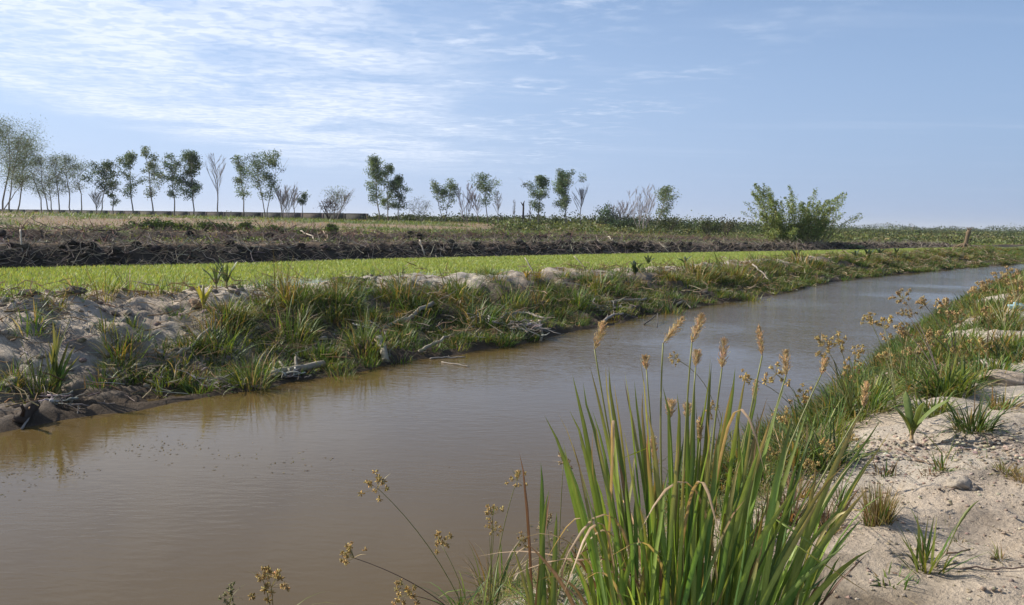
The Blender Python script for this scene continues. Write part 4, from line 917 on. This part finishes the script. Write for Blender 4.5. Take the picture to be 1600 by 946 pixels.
# ------------------------------------------------------------------ broad-leaved plants built leaf by leaf
def leafobj(parent, org, P0, P2, w, col, tip, face=None, bow=.55, name='leaf', K=11, base=(.30, .27, .10), fold=.45, sag=0.0, tipk=1.0, kink=0):
    P0 = np.asarray(P0, float); P2 = np.asarray(P2, float); h = P2[2]-P0[2]; L = np.linalg.norm(P2-P0)
    mid = P0+(P2-P0)*np.array([.30, .30, 0])+np.array([0, 0, h*bow+sag*L])
    t_ = np.linspace(0, 1, K)[:, None]; Q = P0*(1-t_)**2+2*mid*t_*(1-t_)+P2*t_**2
    if kink:
        kk = max(3, int(K*kink)); pv = Q[kk].copy(); dd_ = Q[kk:]-pv; ln = np.linalg.norm(dd_, axis=1); aa = random.uniform(-.6, .6)+(0 if P2[0] > P0[0] else math.pi)
        Q[kk:] = pv+np.stack([np.cos(aa)*ln*.8, np.sin(aa)*ln*.5, -ln*random.uniform(.15, .6)], -1)
    else: Q[1:-1] += np.cumsum(RNG.normal(0, .0022, (K-2, 3)), 0)*[1, 1, .2]
    d = P2-P0; a = math.atan2(d[1], d[0])+math.pi/2+random.gauss(0, .5) if face is None else face
    side = np.array([[math.cos(a), math.sin(a), 0.]]); tl = np.linspace(0, 1, K)
    hw = (.5*w*np.minimum(1, .45+tl*2.2)*np.clip((1-tl**tipk*1.0)*1.9, 0, 1)**.8)[None]
    mb = MB(); ribbon(mb, Q[None], side, hw, np.array(col), np.array(tip), fold, np.array(base))
    return mb.build(name, M_SEDGE, parent, org)
# big sedge in the foreground
org = np.array([.66, 2.82, 0]); org[2] = float(H(org[0], org[1]))
sedge = thing('tall_sedge', org, 'large clump of tall sword-like green leaves with brown plumes in the foreground', 'sedge')
LGp = [(.165, .26, .045), (.11, .20, .04), (.21, .30, .055), (.075, .14, .035), (.25, .32, .075)]
key = [(850, 648, 2.6, .024), (870, 642, 3.0, .02), (889, 640, 2.7, .022), (894, 584, 2.8, .026), (911, 597, 2.9, .022), (921, 570, 2.9, .02), (946, 571, 2.75, .030), (951, 571, 2.8, .024), (959, 597, 3.0, .022), (976, 580, 3.05, .018), (991, 594, 3.0, .022), (999, 553, 2.8, .026), (1004, 610, 3.0, .02),
       (1035, 602, 2.8, .026), (1058, 614, 2.9, .026), (1074, 598, 2.9, .026), (1086, 587, 2.8, .022), (1086, 620, 3.1, .024), (1110, 557, 2.9, .026), (1112, 566, 3.0, .022), (1149, 573, 2.9, .030), (1147, 592, 2.8, .028), (1168, 576, 3.0, .024), (1184, 592, 2.9, .024), (1227, 600, 2.8, .03), (1240, 646, 2.7, .032), (1262, 640, 2.9, .026),
       (1344, 645, 2.7, .032), (1357, 762, 2.5, .034), (1336, 772, 2.8, .024), (1366, 856, 2.4, .03), (1326, 846, 2.35, .026), (905, 690, 2.9, .02), (930, 660, 2.7, .02), (1010, 640, 2.6, .024), (1130, 640, 2.6, .028), (1205, 650, 2.6, .028), (1190, 690, 2.5, .03), (1300, 700, 2.7, .026), (880, 690, 2.6, .02), (1243, 760, 2.35, .026), (1285, 770, 2.4, .026)]
for i, (px, py, d, wd_) in enumerate(key):
    tip = at(px, py, d); bx = org[0]+np.clip((tip[0]-org[0])*.52, -.42, .44)+random.gauss(0, .03); by = org[1]+(d-2.8)*.5+random.gauss(0, .05)
    leafobj(sedge, org, (bx, by, float(H(bx, by))-.02), tip, wd_*.76, pick(LGp, 1)[0], pick([(.14, .17, .04), (.30, .24, .10), (.12, .16, .04)], 1)[0], face=random.gauss(0, .65), bow=random.uniform(.5, .62), tipk=2.2)
for i in range(160):
    a = random.uniform(0, 6.28); r = math.sqrt(random.random()); bx = org[0]+math.cos(a)*r*.38+.05; by = org[1]+math.sin(a)*r*.30
    L = random.uniform(.4, .98); sp = r*random.uniform(.05, .36); rx = .16*L*max(0, random.gauss(.4, .6))
    dead = random.random() < .10
    if dead: L *= .8; sp = random.uniform(.3, .9)
    tip = np.array([bx+math.cos(a)*L*sp+rx+random.gauss(0, .05), by+math.sin(a)*L*sp*.8+random.gauss(0, .05), org[2]+L*math.sqrt(max(.1, 1-sp*sp))*.98])
    if dead and random.random() < .6: tip[2] = org[2]+random.uniform(.05, .5)
    c1 = pick([(.30, .17, .10), (.38, .27, .15), (.22, .12, .08)], 1)[0] if dead else pick(LGp, 1)[0]
    leafobj(sedge, org, (bx, by, float(H(bx, by))-.02), tip, random.uniform(.012, .021)*(.6 if dead else 1), c1, c1 if dead else pick([(.14, .19, .04), (.30, .24, .10), (.24, .15, .08), (.10, .15, .04), (.12, .18, .04), (.16, .22, .05)], 1)[0], kink=(random.uniform(.5, .8) if random.random() < .12 else 0), face=random.gauss(0, .8), bow=random.uniform(.48, .62) if not dead else 1.4, tipk=2.2)
for i in range(90):
    a = random.uniform(0, 6.28); r = math.sqrt(random.random()); bx = org[0]+.06+math.cos(a)*r*.42; by = org[1]+math.sin(a)*r*.34; L = random.uniform(.18, .55)
    dead = random.random() < .3; sp = random.uniform(.1, .8); tip = np.array([bx+math.cos(a)*L*sp, by+math.sin(a)*L*sp, org[2]+L*math.sqrt(max(.08, 1-sp*sp))])
    c1 = pick([(.26, .16, .09), (.34, .25, .14), (.16, .09, .06)], 1)[0] if dead else pick(LGp+[(.05, .085, .025)], 1)[0]
    leafobj(sedge, org, (bx, by, float(H(bx, by))-.02), tip, random.uniform(.010, .018), c1, c1*.9, face=random.gauss(0, .9), bow=random.uniform(.5, .8), tipk=2.2, K=7, name='dead_leaf' if dead else 'leaf')
# drooping dead leaves at left foot
for (px, py, d) in ((745, 870, 3.2), (850, 880, 2.8), (870, 905, 2.6), (905, 870, 2.7), (790, 905, 3.0), (880, 930, 2.5), (1000, 830, 2.5), (955, 745, 2.5), (1130, 858, 2.3), (1195, 742, 2.4)):
    tip = at(px, py, d); bx = org[0]-.22+random.gauss(0, .06) if px < 960 else org[0]+random.gauss(0, .1); by = org[1]-.02
    leafobj(sedge, org, (bx, by, org[2]+.02), tip, .013, (.36, .25, .15), (.42, .30, .19), bow=1.5 if py < 880 else 2.2, sag=.2, tipk=2.5, name='dead_leaf')
def plume(parent, org, tipx, tipy, basx, basy, d, foot, wpx=22, stem=True, col=None, n=None):
    a = at(basx, basy, d); e = at(tipx, tipy, d+.03); L = np.linalg.norm(e-a); ax = (e-a)/L; s = d/FK
    if stem:
        mid = np.array([foot[0]+(a[0]-foot[0])*.5-ax[0]*.08, foot[1]+(a[1]-foot[1])*.5, foot[2]+(a[2]-foot[2])*.58]); t_ = np.linspace(0, 1, 12)[:, None]
        mb = MB(); tubes(mb, np.asarray(foot)*(1-t_)**2+2*mid*t_*(1-t_)+a*t_**2, np.linspace(.0055, .0028, 12), (.26, .27, .10), 6); st = mb.build('flower_stalk', M_SEDGE, parent, org)
    n = n or 170; u = RNG.uniform(0, 1, n); ang = RNG.uniform(0, 6.28, n)
    A = norm(np.cross(ax, [0, 1, .1])); B = np.cross(ax, A)
    rr = wpx*s*.5*random.uniform(.85, 1.25)*np.sin(np.clip(u*.85+.15, 0, 1)*math.pi)**.7*RNG.uniform(.15, 1, n)
    c0 = a+ax*(u*L*.9)[:, None]; out = (A*np.cos(ang)[:, None]+B*np.sin(ang)[:, None])
    c1 = c0+out*rr[:, None]+ax*(rr*1.3)[:, None]
    mb = MB(); K = 4; t_ = np.linspace(0, 1, K)[None, :, None]
    colr = pick(col or [(.58, .42, .20), (.68, .50, .27), (.48, .33, .16), (.74, .58, .34)], n, .18)
    tubes(mb, np.linspace(a, e, 8), np.linspace(.002, .0008, 8), (.4, .27, .14), 4)
    tubes(mb, c0[:, None]*(1-t_)+c1[:, None]*t_, np.full((n, K), .0005), colr, 3, False)
    # spikelets as small spindle pairs along each branch
    for q in (.45, .75, 1.0):
        c = c0+(c1-c0)*q; dv = norm(out*.5+ax*1.0+RNG.normal(0, .35, (n, 3))); sl_ = RNG.uniform(.005, .010, n)[:, None]
        P = np.stack([c, c+dv*sl_*.5, c+dv*sl_], 1); tubes(mb, P, np.array([.0003, .0011, .0002])[None]*np.ones((n, 1)), colr*RNG.uniform(.8, 1.2, (n, 1)), 4, False)
    mb.build('seed_plume', M_SEED, parent, org)
PL = [(944, 500, 929, 546, 2.85, 24), (1071, 493, 1036, 537, 2.8, 20), (1099, 488, 1081, 536, 2.85, 22), (1132, 526, 1128, 576, 2.8, 18), (1185, 506, 1191, 556, 2.95, 12), (1228, 545, 1228, 588, 2.85, 18), (1090, 547, 1087, 574, 3.1, 20), (1008, 556, 1010, 578, 3.2, 16),
      (1290, 560, 1283, 586, 3.2, 12), (1355, 594, 1349, 636, 3.0, 13), (1182, 592, 1178, 625, 3.0, 9), (1049, 625, 1046, 655, 3.0, 20), (1075, 630, 1072, 655, 3.1, 16), (1093, 650, 1094, 690, 2.9, 12), (1020, 680, 1022, 720, 3.0, 12)]
for tx, ty, bx, by, d, wp in PL:
    q = at(bx, by, d); fx = org[0]+np.clip((q[0]-org[0])*.35, -.3, .35); fy = org[1]+(d-2.85)*.5
    plume(sedge, org, tx, ty, bx, by, d, (fx, fy, float(H(fx, fy))), wp)
# small sedge left of it
o2 = at(842, 946, 3.0); o2[2] = float(H(o2[0], o2[1])); sd2 = thing('young_sedge', o2, 'slim sedge with one maroon and one green upright leaf, left of the big clump', 'sedge')
for px, py, d, wd_, c1 in ((811, 706, 3.0, .011, (.17, .08, .05)), (845, 722, 3.05, .022, (.08, .14, .035)), (858, 765, 2.9, .016, (.12, .17, .04)), (895, 840, 2.9, .016, (.20, .22, .05)), (860, 770, 3.1, .014, (.28, .15, .09)), (825, 870, 2.9, .018, (.17, .21, .05)), (800, 850, 3.1, .014, (.25, .24, .08)), (870, 800, 2.9, .02, (.14, .19, .05))):
    tip = at(px, py, d); leafobj(sd2, o2, o2+np.array([random.gauss(0, .03), random.gauss(0, .03), -.02]), tip, wd_, c1, np.array(c1)*1.1, face=random.gauss(0, .5), bow=.55, tipk=2.2)
# far-bank tall reed, leaf by leaf
b = g(86, 622); s = b[1]/FK; rd = thing('tall_reed', b, 'tall upright reed clump at the far left, rising from the waterline slope', 'reed')
for px, py in ((82, 500), (112, 490), (74, 530), (88, 510), (98, 515), (108, 532), (80, 535), (95, 505), (103, 545), (92, 528), (76, 548), (125, 555), (70, 545), (118, 540)):
    tip = at(px, py, b[1]+random.gauss(0, .12)); leafobj(rd, b, b+np.array([random.gauss(0, .05), random.gauss(0, .05), -.02]), tip, .038, pick([(.12, .16, .05), (.085, .14, .035)], 1)[0], (.20, .18, .08), face=random.gauss(0, .6), tipk=2.2, K=8)
# palm seedlings
def seedling(px, py, hpx, label, col, n=6, wide=1.0, wd=.13, basecol=(.30, .26, .12)):
    b = g(px, py); s = b[1]/FK; Hh = hpx*s; r = thing('palm_seedling', b, label, 'palm seedling', 'palm seedlings planted on the banks')
    mb = MB(); tubes(mb, limb(b-[0, 0, .03], (0, 0, 1), Hh*.35, 5, .02), np.linspace(Hh*.05, Hh*.03, 5), basecol, 7); mb.build('stem', M_BARK, r, b)
    for i in range(n):
        a = (i+.3)*2*math.pi/n+random.uniform(-.3, .3); rad = Hh*random.uniform(.25, .75)*wide
        tip = b+np.array([math.cos(a)*rad, math.sin(a)*rad*.8, Hh*random.uniform(.65, 1.05)])
        leafobj(r, b, b+[0, 0, Hh*.12], tip, Hh*wd, pick([col], 1, .15)[0], np.array(col)*1.1+.01, bow=.62, K=8, fold=.6, base=np.array(col)*1.1+np.array([.05, .03, .01]), tipk=3, face=a+math.pi/2+random.gauss(0, .3))
seedling(1424, 690, 72, 'seedling palm on the near sandy bank with a pale stem', (.13, .17, .04), 6, 1.0, .17, (.36, .25, .13))
seedling(338, 452, 38, 'dark fan-leaved seedling palm on the crest, left one of a pair', (.07, .10, .035), 9, 1.1, .08)
seedling(354, 452, 46, 'taller dark seedling palm on the crest, right one of a pair', (.065, .095, .035), 9, .9, .08)
seedling(318, 487, 46, 'yellow seedling palm in front of the dark pair', (.34, .31, .06), 8, .9, .09)
seedling(823, 438, 16, 'small orange-yellow seedling palm on the bare crest', (.34, .24, .09), 6, 1.1, .22)
seedling(992, 434, 24, 'dark seedling palm on bare sand behind the plumes', (.045, .07, .03), 5, 1.0, .25)
seedling(1013, 415, 16, 'seedling palm against the rice, behind the one on bare sand', (.05, .08, .035), 6, 1.3, .22)
seedling(1070, 414, 14, 'low seedling palm at the rice edge left of the ochre bushes', (.05, .08, .035), 5, 1.3, .25)
seedling(1244, 405, 16, 'seedling palm leaning on the crest straight below the bamboo', (.05, .08, .035), 4, 1.0, .3)
seedling(1337, 403, 12, 'left seedling palm of the right-hand crest row', (.05, .08, .035), 5, 1.3, .28)
seedling(1357, 406, 16, 'dark spiky seedling palm, second in the right-hand crest row', (.04, .07, .03), 6, 1.0, .26)
seedling(1374, 400, 13, 'third seedling palm in the right-hand crest row', (.05, .08, .035), 5, .9, .28)
seedling(1400, 400, 12, 'rightmost seedling palm of the crest row', (.05, .08, .035), 5, 1.2, .28)

# ------------------------------------------------------------------ umbel sedges
def umbels(base, heads, label, d, hs=1.0, name='flowering_sedge', cols=None, stemcol=(.22, .22, .09), leafs=3, group='flowering sedges on the near bank', y0=None):
    b = np.asarray(base, float); r = thing(name, b, label, 'sedge', group)
    cols = cols or [(.50, .37, .14), (.58, .44, .19), (.42, .30, .12)]
    for (px, py, wpx) in heads:
        dd = d+random.gauss(0, .08)*d*.2; e = at(px, py, dd); s = dd/FK; rad = wpx*s*.62*hs
        mid = b+(e-b)*np.array([.35, .35, .62]); t_ = np.linspace(0, 1, 10)[:, None]; C_ = b*(1-t_)**2+2*mid*t_*(1-t_)+e*t_**2
        mb = MB(); tubes(mb, C_, np.linspace(.0030, .0016, 10)*max(1, s/.0035), stemcol, 5); mb.build('stem', M_SEDGE, r, b)
        up = norm(C_[-1]-C_[-2]); n = 13
        dv = norm(RNG.normal(size=(n, 3))*.9+up*.8); L = rad*RNG.uniform(.5, 1.1, n); t4 = np.linspace(0, 1, 4)[None, :, None]
        E = e+dv*L[:, None]; mb = MB(); tubes(mb, (e+0*E)[:, None]*(1-t4)+E[:, None]*t4, np.full((n, 4), .0007*max(1, s/.003)), (.34, .28, .12), 3, False)
        q = 14; cc_ = np.repeat(E, q, 0); dd_ = norm(RNG.normal(size=(n*q, 3))); o_ = cc_+dd_*rad*.06; sl_ = rad*RNG.uniform(.10, .22, (n*q, 1))
        tubes(mb, np.stack([cc_, o_+dd_*sl_*.5, o_+dd_*sl_], 1), np.array([.0004, .05, .01])[None]*rad*np.ones((n*q, 1)), pick(cols, n*q, .25), 3, False)
        mb.build('umbel', M_SEED, r, b)
        # bracts below the head
        mb = MB(); m = 3; blades(mb, np.repeat(e[None], m, 0), RNG.uniform(0, 6.28, m), rad*1.5*RNG.uniform(.6, 1.2, m), rad*.09, RNG.uniform(.4, 1.3, m), .6, pick([(.20, .20, .08), (.36, .30, .17)], m), segs=4); mb.build('bract', M_GRASS, r, b)
    if leafs:
        mb = MB(); m = leafs*5; blades(mb, b+RNG.normal(0, .02, (m, 3))*[1, 1, 0], RNG.uniform(0, 6.28, m), RNG.uniform(.2, .42, m), .008, RNG.uniform(.2, .9, m), 1.3, pick(GREEN+YGREEN+TAN[:1], m), segs=5); mb.build('leaf', M_GRASS, r, b)
    return r
def gb(px, py): return g(px, py)
umbels(at(745, 925, 3.6)*[1, 1, 0]+[0, 0, float(H(*at(745, 925, 3.6)[:2]))], [(590, 763, 42), (690, 852, 34)], 'long arching sedge stalk reaching left over the water from the grass mat', 3.7)
umbels(at(765, 930, 3.7)*[1, 1, 0]+[0, 0, .3], [(770, 805, 30), (772, 828, 22), (808, 750, 28), (813, 845, 24)], 'upright sedge with yellow heads left of the maroon leaf', 3.7)
umbels(at(720, 950, 3.8)*[1, 1, 0]+[0, 0, .2], [(553, 872, 38), (640, 930, 44)], 'low dark-stalked sedge over the water at the bottom', 3.7, stemcol=(.14, .09, .07))
umbels(at(428, 975, 4.0)*[1, 1, 0]+[0, 0, .02], [(424, 918, 50), (410, 905, 30)], 'yellow-headed sedge poking up from the bottom edge', 3.9, leafs=1)
umbels(at(355, 985, 4.0)*[1, 1, 0]+[0, 0, .02], [(362, 932, 34)], 'thin greenish sedge at the bottom edge, left of the yellow-headed one', 3.9, cols=[(.24, .25, .12), (.3, .27, .15)], leafs=0)
umbels(at(870, 900, 3.3)*[1, 1, 0]+[0, 0, .4], [(855, 822, 30), (880, 725, 30)], 'pale straw sedge heads between the maroon leaf and the big clump', 3.4, cols=[(.5, .4, .24), (.4, .3, .18)])
umbels(gb(1130, 700), [(1017, 735, 20), (1055, 560, 20), (1110, 640, 24), (1200, 700, 30)], 'sedge with small heads seen through the big clump', 3.9)
umbels(gb(1270, 700), [(1213, 585, 34), (1255, 620, 30), (1170, 590, 26), (1228, 648, 30)], 'sedge with ochre heads just right of the plumes', 5.0)
umbels(gb(1330, 650), [(1284, 536, 26), (1311, 536, 30), (1286, 559, 24), (1327, 581, 26), (1336, 552, 30)], 'leaning sedge with many ochre heads over the water', 6.4)
umbels(gb(1400, 640), [(1382, 514, 34), (1360, 503, 22), (1385, 560, 26)], 'sedge with heads leaning left in front of the blue water', 7.5)
umbels(gb(1470, 600), [(1411, 467, 28), (1419, 493, 24), (1419, 522, 34), (1428, 552, 30)], 'tall dark-stalked sedge standing highest over the near bank', 9.0, stemcol=(.12, .09, .07), cols=[(.47, .35, .17), (.40, .28, .13)])
umbels(gb(1490, 570), [(1446, 478, 24), (1479, 484, 34), (1463, 530, 34), (1495, 500, 24)], 'sedge with spreading rusty heads right of the highest one', 10.0, stemcol=(.12, .10, .07), cols=[(.47, .35, .17), (.40, .28, .13)])
umbels(gb(1570, 520), [(1542, 447, 30), (1528, 455, 24), (1560, 440, 26), (1545, 495, 34)], 'rusty-headed sedge against the far water at the right', 13.0, cols=[(.47, .35, .17), (.40, .28, .13)])
umbels(gb(1590, 500), [(1590, 440, 30), (1575, 425, 22), (1585, 470, 30)], 'rusty-headed sedge cut by the right edge', 15.0, cols=[(.47, .35, .17), (.40, .28, .13)])
umbels(gb(1530, 600), [(1500, 560, 34), (1530, 545, 34), (1560, 580, 34)], 'short ochre-headed sedge above the lush tussock', 9.5)
umbels(gb(1310, 800), [(1265, 735, 30), (1290, 700, 30), (1330, 690, 24)], 'short sedge with ochre heads behind the dry tan tuft', 4.4)
umbels(gb(1480, 720), [(1490, 690, 24), (1500, 660, 18)], 'small sedge sprig beside the dark dense tuft', 6.0, leafs=1)
# upright stalk on the sand
b = g(1478, 868); e = at(1530, 782, b[1]); mb = MB(); t_ = np.linspace(0, 1, 9)[:, None]; C_ = b*(1-t_)**2+2*(b*.4+e*.6+[-.03, 0, .05])*t_*(1-t_)+e*t_**2
tubes(mb, C_, np.array([.003, .003, .003, .004, .006, .007, .005, .003, .001]), (.20, .23, .07), 6); tag(mb.build('grass_stalk', M_SEDGE, None, b), 'single slanting green stalk with a swollen tip on the sand', 'stalk')
b = g(1592, 487); mb = MB(); blob(mb, b+[0, .05, .05], (.17, .08, .07), (.35, .52, .55), 77, .8, 16); tag(mb.build('plastic_bag', M_CLOD, None, b), 'crumpled pale blue plastic scrap in the grass at the right edge', 'litter')
mb = MB(); c_ = [(250, 700, 90, 14, 110), (95, 735, 40, 12, 70), (25, 740, 30, 30, 60), (420, 720, 120, 20, 50), (980, 520, 90, 8, 40), (870, 850, 50, 22, 90)]
for px, py, sx, sy_, m in c_:
    P = np.array([atz(px+random.gauss(0, sx*.6), py+random.gauss(0, sy_*.6), .004) for _ in range(m)]); P = P[H(P[:, 0], P[:, 1]) < -.02]; m = len(P)
    a = RNG.uniform(0, 6.28, m); L = RNG.uniform(.006, .022, m); d = np.stack([np.cos(a), np.sin(a), 0*a], -1)*L[:, None]; e = np.stack([-np.sin(a), np.cos(a), 0*a], -1)*L[:, None]*.35
    mb.add(np.stack([P-d, P-e, P+d, P+e+[0, 0, .002]], 1).reshape(-1, 3), np.arange(m*4).reshape(m, 4), np.repeat(pick([(.16, .12, .06), (.10, .08, .04), (.24, .20, .11)], m), 4, 0))
tag(mb.build('floating_debris', M_SEED), 'bits of leaf and scum floating on the brown water', 'debris', kind='stuff')
# ------------------------------------------------------------------ haze
mb = MB(); V = np.array([(x, y, z) for x in (-14000, 14000) for y in (-90, 14000) for z in (-2.0, 60)], float)
mb.add(V, np.array([(0, 1, 3, 2), (4, 6, 7, 5), (0, 4, 5, 1), (2, 3, 7, 6), (1, 5, 7, 3), (0, 2, 6, 4)]), (1, 1, 1))
M_HAZE, t = newmat('haze'); pv = t.new('ShaderNodeVolumePrincipled', {'Color': (.88, .93, 1, 1), 'Density': .00018, 'Anisotropy': .2})
t.l.new(pv.outputs[0], t.new('ShaderNodeOutputMaterial').inputs[1])
tag(mb.build('haze', M_HAZE), 'thin pale haze over the whole plain', 'haze', kind='stuff')
print('polys', sum(len(o.data.polygons) for o in S.objects if o.type == 'MESH'))
